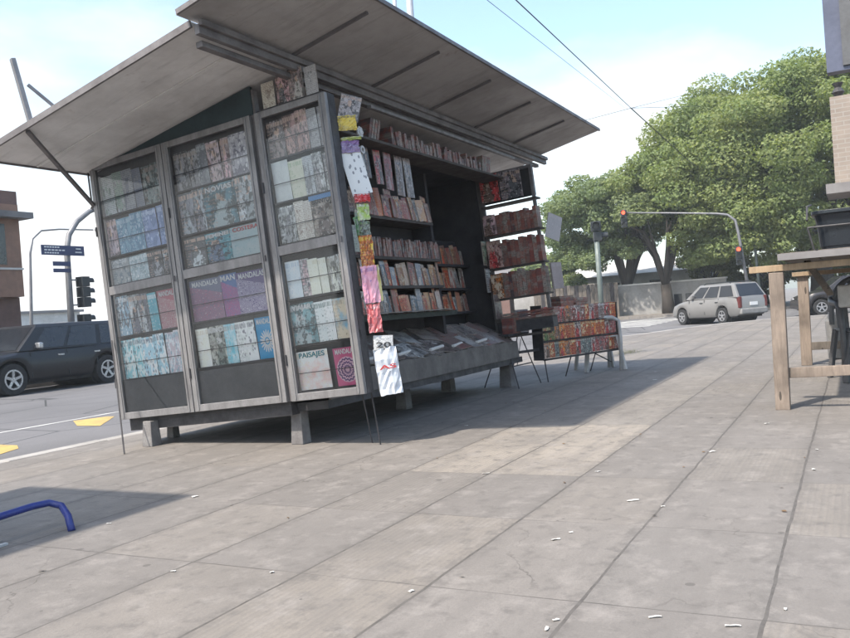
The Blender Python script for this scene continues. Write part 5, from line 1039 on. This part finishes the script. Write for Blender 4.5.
cable(hub, ray_pt(712, 88, 44), 0.007, 'faint overhead cable rising right from the knot')

# ------------------------------------------------------------------ buildings
def sbuild(name, parent, x0, x1, y0, y1, z0, z1, mat): m = MB(); m.box(x0, x1, y0, y1, z0, z1); return m.build(name, mat, parent)
# left: brown two storey building across the street
bl = empty('brown_building', 'brown two storey building at the left edge across the street', 'building', (10, 22, 0))
EX = 6.2
sbuild('wall', bl, -8, EX, 0, 9, 2.4, 5.15, 'render_rust'); sbuild('lower_wall', bl, -8, EX + 0.05, 0.3, 9, -0.4, 2.399, 'render_brown')
sbuild('cornice', bl, -8.1, EX + 0.25, -0.35, 9.3, 4.72, 4.90, 'roof_grey'); sbuild('band', bl, -8, EX + 0.03, -0.03, 9, 3.2, 3.26, 'render_pale'); sbuild('parapet', bl, -8, EX + 0.0, 0.02, 8.9, 5.151, 5.55, 'render_brown')
for x in (2.2, 4.6):
    w_ = sbuild('window', bl, x, x + 1.1, -0.02, -0.001, 3.35, 4.55, 'window_dark'); sbuild('shutter', w_, x + 0.02, x + 0.5, -0.05, -0.021, 3.38, 4.52, 'render_pale')
for y in (1.5, 4.8):
    w_ = sbuild('window', bl, EX + 0.001, EX + 0.03, y, y + 1.3, 3.35, 4.55, 'window_dark')
for x in (1.0, 3.8): sbuild('shop_door', bl, x, x + 1.4, 0.27, 0.299, 0.0, 2.2, 'window_dark')
for i, (x, y, w, d, h, mt, lab) in enumerate(((22, 60, 10, 8, 3.4, 'render_pale', 'low white house far behind the dark family car'), (36, 75, 9, 8, 4.2, 'render_grey', 'distant grey house behind the kiosk'), (47, 68, 9, 8, 3.6, 'render_pale', 'distant pale house far down the side street'))):
    b_ = empty('distant_house', lab, 'house', (x, y, 0)); sbuild('wall', b_, 0, w, 0, d, -0.4, h, mt); sbuild('roof', b_, -0.3, w + 0.3, -0.3, d + 0.3, h + 0.001, h + 0.25, 'roof_grey')
    for k in range(3): sbuild('window', b_, 1 + k * 3, 2.2 + k * 3, -0.03, -0.001, 1.0, 2.3, 'window_dark')
# far side of the junction
wl = empty('boundary_wall', 'long grey rendered boundary wall beyond the junction', 'wall', (49.5, 6.5, 0))
sbuild('wall', wl, 0, 0.25, 0, 13, -0.4, 1.75, 'render_grey'); sbuild('coping', wl, -0.05, 0.3, -0.05, 13.05, 1.751, 1.84, 'render_pale')
for k in range(3): sbuild('opening', wl, -0.03, -0.001, 1.2 + k * 0.65, 1.65 + k * 0.65, 0.05, 1.05, 'window_dark')
wf = empty('wooden_fence', 'dark weathered board fence below the left tree crown', 'fence', (48.2, 12.4, 0))
for k in range(22): m = MB(); m.box(0, 0.04, k * 0.24, k * 0.24 + 0.22, -0.1, 1.95 + 0.12 * random.random()); m.build('board', 'inside_wall' if k % 3 == 1 else 'wood_old', wf)
m = MB(); m.box(0.041, 0.10, 0, 5.3, 0.4, 0.5); m.box(0.041, 0.10, 0, 5.3, 1.5, 1.6); m.build('rail', 'wood_old', wf)
wb = empty('white_warehouse', 'low white warehouse with pale roof behind the grey boundary wall', 'building', (55, 8.6, 0))
sbuild('wall', wb, 0, 10, 0, 9, -0.4, 2.6, 'render_pale'); m = MB(); m.prism([(-0.3, 2.6), (5, 3.6), (10.3, 2.6)], 'y', -0.3, 9.3); m.build('roof', 'render_pale', wb)
for k in range(2): sbuild('window', wb, -0.03, -0.001, 2 + k * 3.4, 3.4 + k * 3.4, 1.2, 2.1, 'window_dark')
hb = empty('brown_house', 'low brown house with pale gable left of the trees', 'house', (50, 20, 0))
sbuild('wall', hb, 0, 9, 0, 9, -0.4, 2.6, 'render_brown'); m = MB(); m.prism([(-0.3, 2.6), (9.3, 2.6), (4.5, 3.8)], 'y', -0.3, 9.3); m.build('roof', 'roof_grey', hb); sbuild('porch', hb, -1.2, -0.001, 1, 6, 2.1, 2.3, 'render_pale')
for k in range(2): sbuild('window', hb, -0.03, -0.001, 1.2 + k * 3, 2.7 + k * 3, 0.6, 1.9, 'window_dark')
pb = empty('pale_house', 'pale flat roofed house between the kiosk and the trees', 'house', (60, 26, 0))
sbuild('wall', pb, 0, 8, 0, 8, -0.4, 4.3, 'render_pale'); sbuild('roof', pb, -0.2, 8.2, -0.2, 8.2, 4.301, 4.6, 'roof_grey'); sbuild('window', pb, -0.03, -0.001, 2, 3.5, 1.5, 2.9, 'window_dark')
# right: corner building with overhanging brick upper floor
br = empty('brick_building', 'brick corner building with overhanging upper floor at the right edge', 'building', (15.6, 0, 0))
m = MB(); m.prism([(0.0, 0.195), (0.9, 0.195), (1.0, -1.0), (6, -3), (6, -9), (-0.3, -9)], 'z', 2.72, 4.18); m.build('upper_wall', 'brick', br)
m = MB(); m.prism([(1.6, -3.2), (6, -4.5), (6, -9), (1.6, -9)], 'z', -0.1, 2.719); m.build('lower_wall', 'render_grey', br)
sbuild('ledge', br, -0.12, 1.1, -3, 0.34, 2.55, 2.715, 'roof_grey')
m = MB(); m.tube([(0.2, 0.06, 4.18), (0.2, 0.06, 4.28), (0.2, 0.06, 4.36), (0.2, 0.06, 4.44)], [0.03, 0.10, 0.05, 0.09], 8); m.build('finial', 'dark_metal', br)
sg = empty('projecting_sign', 'dark blue box sign hanging at the top right corner', 'sign', (11, 0, 0))
sbuild('sign_box', sg, 0, 0.18, -1.2, 0.145, 3.55, 4.9, 'sign_face'); sbuild('side_frame', sg, -0.03, -0.001, -1.2, -0.03, 3.60, 4.88, 'panel_grey'); sbuild('bracket', sg, 0.05, 0.12, -2.2, -1.201, 4.2, 4.3, 'dark_metal')
m = MB(); m.bar((0.08, -1.7, -0.0), (0.08, -1.7, 4.9), 0.1); m.build('post', 'dark_metal', sg)

# unseen shelter added off the left edge so its roof shades the pavement
bs = empty('added_shade_shelter', 'unseen flat roofed shelter added left of the kiosk to cast shade', 'shadow caster', (0.6, 5.2, 0))
sbuild('roof', bs, -1.7, 1.48, -0.74, 0.85, 2.5, 2.58, 'roof_grey'); sbuild('back_panel', bs, -1.6, 1.4, 0.78, 0.82, 0.3, 2.2, 'car_glass')
for x in (-1.5, 1.3):
    sbuild('post', bs, x - 0.04, x + 0.04, 0.7, 0.779, 0, 2.499, 'dark_metal')
# low blue rail
m = MB(); m.tube([(1.7, 4.02, 0.11), (2.4, 4.06, 0.125), (2.75, 4.075, 0.135), (2.95, 4.085, 0.14), (3.05, 4.07, 0.138), (3.075, 4.0, 0.118), (3.05, 3.92, 0.07), (3.02, 3.86, 0.0)], 0.020, 16)
tag(m.build('blue_rail', 'blue_paint', smooth=True), 'bent blue painted tube rail low on the pavement', 'rail')
m = MB(); m.box(-0.28, 0.1, -0.012, 0.012, 0.0, 0.012); o = m.build('plastic_strip', 'white_plastic', loc=(2.62, 3.98, 0.001), rot=(0, 0, 0.05)); tag(o, 'thin white plastic strip lying under the blue rail', 'strip')

# litter on the pavement
def scrap(px, py, w, h, rot, k):
    d = (RIGHT * (px - 425) + FWD * 820 - UP * (py - 319)).normalized(); t = -EYE.z / d.z; p = EYE + d * t
    m = MB(); vs = []; nn_ = 3
    for i in range(nn_ + 1):
        for j in range(3): vs.append(((i / nn_ - .5) * w * 0.95, (j / 2 - .5) * h * 0.75 * (1.5 if w > 0.03 else 1.2) * random.uniform(0.6, 1.2) + random.uniform(-.15, .15) * h, 0.002 + random.uniform(0, 0.003)))
    nv = len(vs); vs += [(a, b, c - 0.002) for a, b, c in vs]; q_ = lambda i, j: i * 3 + j
    fs = [(q_(i, j), q_(i + 1, j), q_(i + 1, j + 1), q_(i, j + 1)) for i in range(nn_) for j in range(2)]; fs += [tuple(nv + i for i in f[::-1]) for f in fs]
    m.add(vs, fs); o = m.build('paper_scrap', 'paper', loc=(p.x, p.y, 0.002), rot=(0, 0, rot - 1.09)); return o
sc_ = [(633, 501, .07, .014, .2, 'long white paper scrap in the middle of the open pavement'), (556, 540, .045, .014, .4, 'white paper scrap left of the longest one'), (571, 533, .02, .012, 0, 'tiny white scrap beside another one'), (712, 452, .05, .03, .3, 'crumpled white scrap on the slab joint near the wooden leg'),
       (663, 507, .02, .015, 0, 'small white crumb on the joint right of the long scrap'), (547, 630, .03, .014, 1.2, 'white paper bit at the bottom edge of the pavement'), (556, 621, .024, .014, 0.2, 'small white bit above the bottom edge'), (733, 627, .05, .010, -.1, 'thin white scrap near the bottom right'), (655, 618, .045, .010, 0, 'faint pale scrap near the bottom centre'),
       (411, 592, .022, .018, .7, 'white crumb on the long joint at lower centre'), (173, 572, .025, .014, 0, 'small pale scrap on the long joint at lower left'), (195, 497, .04, .03, 0.5, 'crumpled white paper in front of the kiosk legs'), (272, 573, .018, .016, 0, 'small white crumb right of the lower left scrap'), (109, 524, .03, .012, 0, 'pale scrap beside the blue rail foot'),
       (598, 472, .035, .012, .2, 'pale scrap on the lighter slabs'), (814, 470, .03, .02, 1.3, 'white crumbs on the right hand joint'), (817, 450, .02, .02, 1.3, 'upper white crumb on the right hand joint'), (656, 372, .05, .02, 0, 'pale litter in the kiosk shadow'), (655, 380, .06, .02, 0.3, 'second pale litter in the kiosk shadow'), (466, 426, .04, .02, 0, 'pale litter under the sloping counter'), (767, 424, .04, .015, 0, 'pale flat litter left of the stall leg'), (486, 474, .05, .01, 0, 'thin white litter at the corner of the pale slabs'), (785, 610, .02, .012, 1, 'white crumb low on the right hand joint')]
for k, (px, py, w, h, r_, lab) in enumerate(sc_): tag(scrap(px, py, w, h, r_, k), lab, 'litter')

M['dry_leaf'] = worn('dry_leaf', (0.16, 0.10, 0.05), (0.09, 0.055, 0.03), 0.8, 0, 20)
for k in range(34):
    yj = 0.32 + 0.6 * random.choice([-1, 0, 1, 2, 3, 4, 5]) + random.gauss(0, 0.05); xj = random.uniform(2.4, 9.5); q = random.uniform(0.010, 0.022)
    m = MB(); m.add([(-q, 0, 0.002), (0, q * 0.5, 0.006), (q, 0, 0.003), (0, -q * 0.5, 0.001)], [(0, 1, 2), (0, 2, 3)]); tag(m.build('dry_leaf', 'dry_leaf', loc=(xj, yj, 0.003), rot=(0, 0, random.uniform(0, 6))), 'tiny brown dry leaf lying by the long slab joints', 'leaf', 'dry leaves on the pavement')
# ------------------------------------------------------------------ trees
def crown(blobs, count, size, mat, parent, name='crown', flat=0.6):
    c = np.array([b[:3] for b in blobs], float); r = np.array([b[3:6] for b in blobs], float)
    area = (r[:, 0] * r[:, 1] * r[:, 2]) ** (2 / 3); pick = rng.choice(len(blobs), count, p=area / area.sum())
    d = rng.normal(size=(count, 3)); d /= np.linalg.norm(d, axis=1)[:, None]
    rad = 1 - np.abs(rng.normal(0, 0.16, count)); rad = np.where(rng.random(count) < 0.2, rng.random(count) ** 0.5, rad)
    # lumpy surface
    lump = 1 + 0.10 * np.sin(d[:, 0] * 9 + pick) * np.sin(d[:, 1] * 8 + 2 * pick) + 0.08 * np.sin(d[:, 2] * 13 + pick * 3)
    P_ = c[pick] + d * r[pick] * (rad * lump)[:, None]
    # clump: pull into sub clusters
    cl = rng.integers(0, max(1, count // 45), count); ccen = {}
    cs = rng.permutation(count)[:max(1, count // 45)]; P_ = P_ * 0.35 + (P_[cs][cl] + rng.normal(0, 1, (count, 3)) * np.array([0.55, 0.55, 0.28]) * flat) * 0.65 if False else P_
    nrm = d * 0.6 + rng.normal(0, 0.55, (count, 3)); nrm[:, 2] += 0.5; nrm /= np.linalg.norm(nrm, axis=1)[:, None]
    t = np.cross(nrm, rng.normal(size=(count, 3))); t /= np.linalg.norm(t, axis=1)[:, None]; b = np.cross(nrm, t)
    s = size * rng.uniform(0.5, 1.45, count)[:, None]
    V = np.stack([P_ - t * s * 0.5, P_ + b * s * 0.28, P_ + t * s * 0.5, P_ - b * s * 0.28], 1).reshape(-1, 3)
    me = bpy.data.meshes.new(name); me.vertices.add(count * 4); me.vertices.foreach_set('co', V.astype(np.float32).ravel())
    me.loops.add(count * 4); me.loops.foreach_set('vertex_index', np.arange(count * 4, dtype=np.int32)); me.polygons.add(count)
    me.polygons.foreach_set('loop_start', np.arange(0, count * 4, 4, dtype=np.int32)); me.update(calc_edges=True); me.materials.append(M[mat])
    o = bpy.data.objects.new(name, me); COL.objects.link(o); o.parent = parent; return o
def clumps(center, rad, n, rs, seed):
    """many small clumps over an ellipsoid so the outline is uneven"""
    R = np.random.default_rng(seed); out_ = []
    for k in range(n):
        d = R.normal(size=3); d /= np.linalg.norm(d); d[2] = d[2] * 0.9 + 0.05
        f = R.uniform(0.55, 1.06); q = np.array(center) + d * np.array(rad) * f; s = R.uniform(*rs); out_.append((*q, s * 1.25, s * 1.25, s * 0.75))
    return out_
def trunk(parent, base, limbs, mat='bark'):
    m = MB()
    for pts, rs in limbs: m.tube([Vector(p) for p in pts], rs, 9)
    return m.build('trunk', mat, parent, smooth=True)
def tree(label, loc, trunk_limbs, blobs, count, size, mat, group='trees beyond the junction', name='broadleaf_tree'):
    t = empty(name, label, 'tree', loc, group=group); trunk(t, None, trunk_limbs)
    crown(blobs, count, size, mat, t); return t
def limbs_for(h0, spread, top, r, n, seed, fork=1.8):
    R = random.Random(seed); L_ = [([(0, 0, -0.2), (0.05, 0.05, fork * 0.5), (0, 0.1, fork)], [r * 1.35, r, r * 0.9])]
    for k in range(n):
        a = 2 * pi * k / n + R.uniform(-.3, .3); s = spread * R.uniform(0.6, 1); p1 = (cos(a) * s * 0.25, sin(a) * s * 0.25, fork + (top - fork) * 0.35); p2 = (cos(a) * s * 0.6, sin(a) * s * 0.6, fork + (top - fork) * 0.65); p3 = (cos(a) * s, sin(a) * s, top * R.uniform(0.75, 0.95))
        L_.append(([(0, 0.1, fork * 0.95), p1, p2, p3], [r * 0.6, r * 0.42, r * 0.28, r * 0.1]))
        for j in range(2):
            b_ = a + R.uniform(-.8, .8); L_.append(([p1, (p1[0] + cos(b_) * s * 0.3, p1[1] + sin(b_) * s * 0.3, p1[2] + (top - fork) * 0.25), (p1[0] + cos(b_) * s * 0.5, p1[1] + sin(b_) * s * 0.5, p1[2] + (top - fork) * 0.45)], [r * 0.3, r * 0.2, r * 0.08]))
    return L_
tree('huge spreading tree with broad domed crown over the junction', (50, 1.5, -0.03), limbs_for(0, 6.5, 10, 0.62, 7, 3, 2.4),
     clumps((0, -0.3, 8.4), (6.5, 7.4, 4.8), 150, (0.6, 1.3), 11) + clumps((0, 0.8, 10.6), (4.5, 6.2, 2.7), 75, (0.7, 1.2), 61) + clumps((-1.5, 5.4, 3.9), (1.8, 2.4, 1.7), 34, (0.4, 0.8), 51) + clumps((-3, 1.8, 3.4), (1.8, 2.6, 1.3), 26, (0.4, 0.7), 52) + clumps((-1, 5.2, 7.2), (4.2, 3.8, 3.9), 95, (0.6, 1.2), 12) + clumps((-0.5, 4.9, 9.4), (3.6, 3.4, 2.9), 60, (0.6, 1.1), 35) + clumps((-4.0, 2.6, 4.6), (2.0, 3.2, 2.0), 34, (0.5, 0.9), 31), 290000, 0.19, 'leaf_big')
tree('rounded green tree with forked trunk left of the huge one', (50, 12.2, -0.03), limbs_for(0, 3.9, 7.0, 0.36, 7, 5, 1.6),
     clumps((0, 0.6, 6.0), (3.9, 3.9, 2.7), 90, (0.5, 1.0), 13) + clumps((0, 3.6, 3.4), (1.6, 1.5, 2.2), 24, (0.4, 0.75), 33) + clumps((-1.5, 1.0, 3.6), (1.5, 2.6, 1.0), 16, (0.35, 0.6), 53), 95000, 0.17, 'leaf_cool')
tree('leaning dark trunked tree between the two larger crowns', (48.5, 9.6, -0.03), limbs_for(0, 3.0, 6.4, 0.32, 5, 8, 1.7),
     clumps((0.5, -0.3, 7.0), (3.2, 2.9, 2.2), 40, (0.6, 1.1), 14), 40000, 0.17, 'leaf_big')
tree('yellowish sparse tree beside the brick building', (40, -2.2, -0.03), limbs_for(0, 2.6, 7, 0.25, 6, 9, 2.6),
     clumps((0, 0, 6.2), (2.4, 2.6, 2.8), 26, (0.5, 0.9), 15), 24000, 0.17, 'leaf_yellow')
tree('tree with full crown on the far right behind the stall', (56, -4.2, -0.03), limbs_for(0, 5, 9, 0.5, 6, 10, 2.4),
     clumps((0, 0, 9.0), (6.0, 6.5, 5.2), 95, (0.8, 1.4), 16), 60000, 0.26, 'leaf_big')
tree('low green tree in the yard behind the silver estate', (58, 5.2, 0), limbs_for(0, 2, 3, 0.18, 5, 20, 1.0),
     clumps((0, 0, 2.6), (2.0, 3.4, 2.1), 34, (0.45, 0.85), 17), 26000, 0.17, 'leaf_yellow')
tree('bushy dark green tree low behind the stall table', (60, -1.5, 0), limbs_for(0, 2, 3, 0.18, 5, 24, 1.0),
     clumps((0, 0, 2.7), (2.0, 4.2, 2.2), 40, (0.5, 0.9), 41), 28000, 0.18, 'leaf_cool')
tree('small light green tree between the white warehouse and the mast arm', (53.5, 8.0, 0), limbs_for(0, 1.4, 3, 0.12, 5, 25, 1.1),
     clumps((0, 0, 3.2), (1.3, 1.5, 1.4), 22, (0.4, 0.7), 42), 14000, 0.16, 'leaf_yellow')
tree('small green tree beside the brown house', (52, 17.8, 0), limbs_for(0, 1.5, 3, 0.15, 5, 21, 0.9),
     clumps((0, 0, 2.8), (1.8, 1.8, 1.4), 22, (0.45, 0.8), 18), 14000, 0.19, 'leaf_cool')
# weeds at the pavement edge beside the display box
m = MB()
for k in range(160):
    x, y = random.gauss(0, 0.25), random.gauss(0, 0.12); h = random.uniform(0.03, 0.10); m.add([(x, y, 0), (x + 0.012, y, 0), (x + random.uniform(-.05, .05), y + random.uniform(-.05, .05), h)], [(0, 1, 2)])
o = m.build('weeds', 'leaf_yellow', loc=(15.5, 3.9, 0.001)); tag(o, 'patch of dry weeds on the pavement behind the chair', 'weeds'); o['kind'] = 'stuff'

# ------------------------------------------------------------------ air
g = NG('haze_air'); pv = g.n('ShaderNodeVolumePrincipled'); pv.inputs['Color'].default_value = (0.86, 0.93, 1.0, 1); pv.inputs['Density'].default_value = 0.0009; g.l(pv.outputs[0], g.out.inputs['Volume'])
m = MB(); m.box(-152, 402, -202, 402, -1.6, 17.0); o = m.build('haze', g.m); o['kind'] = 'stuff'
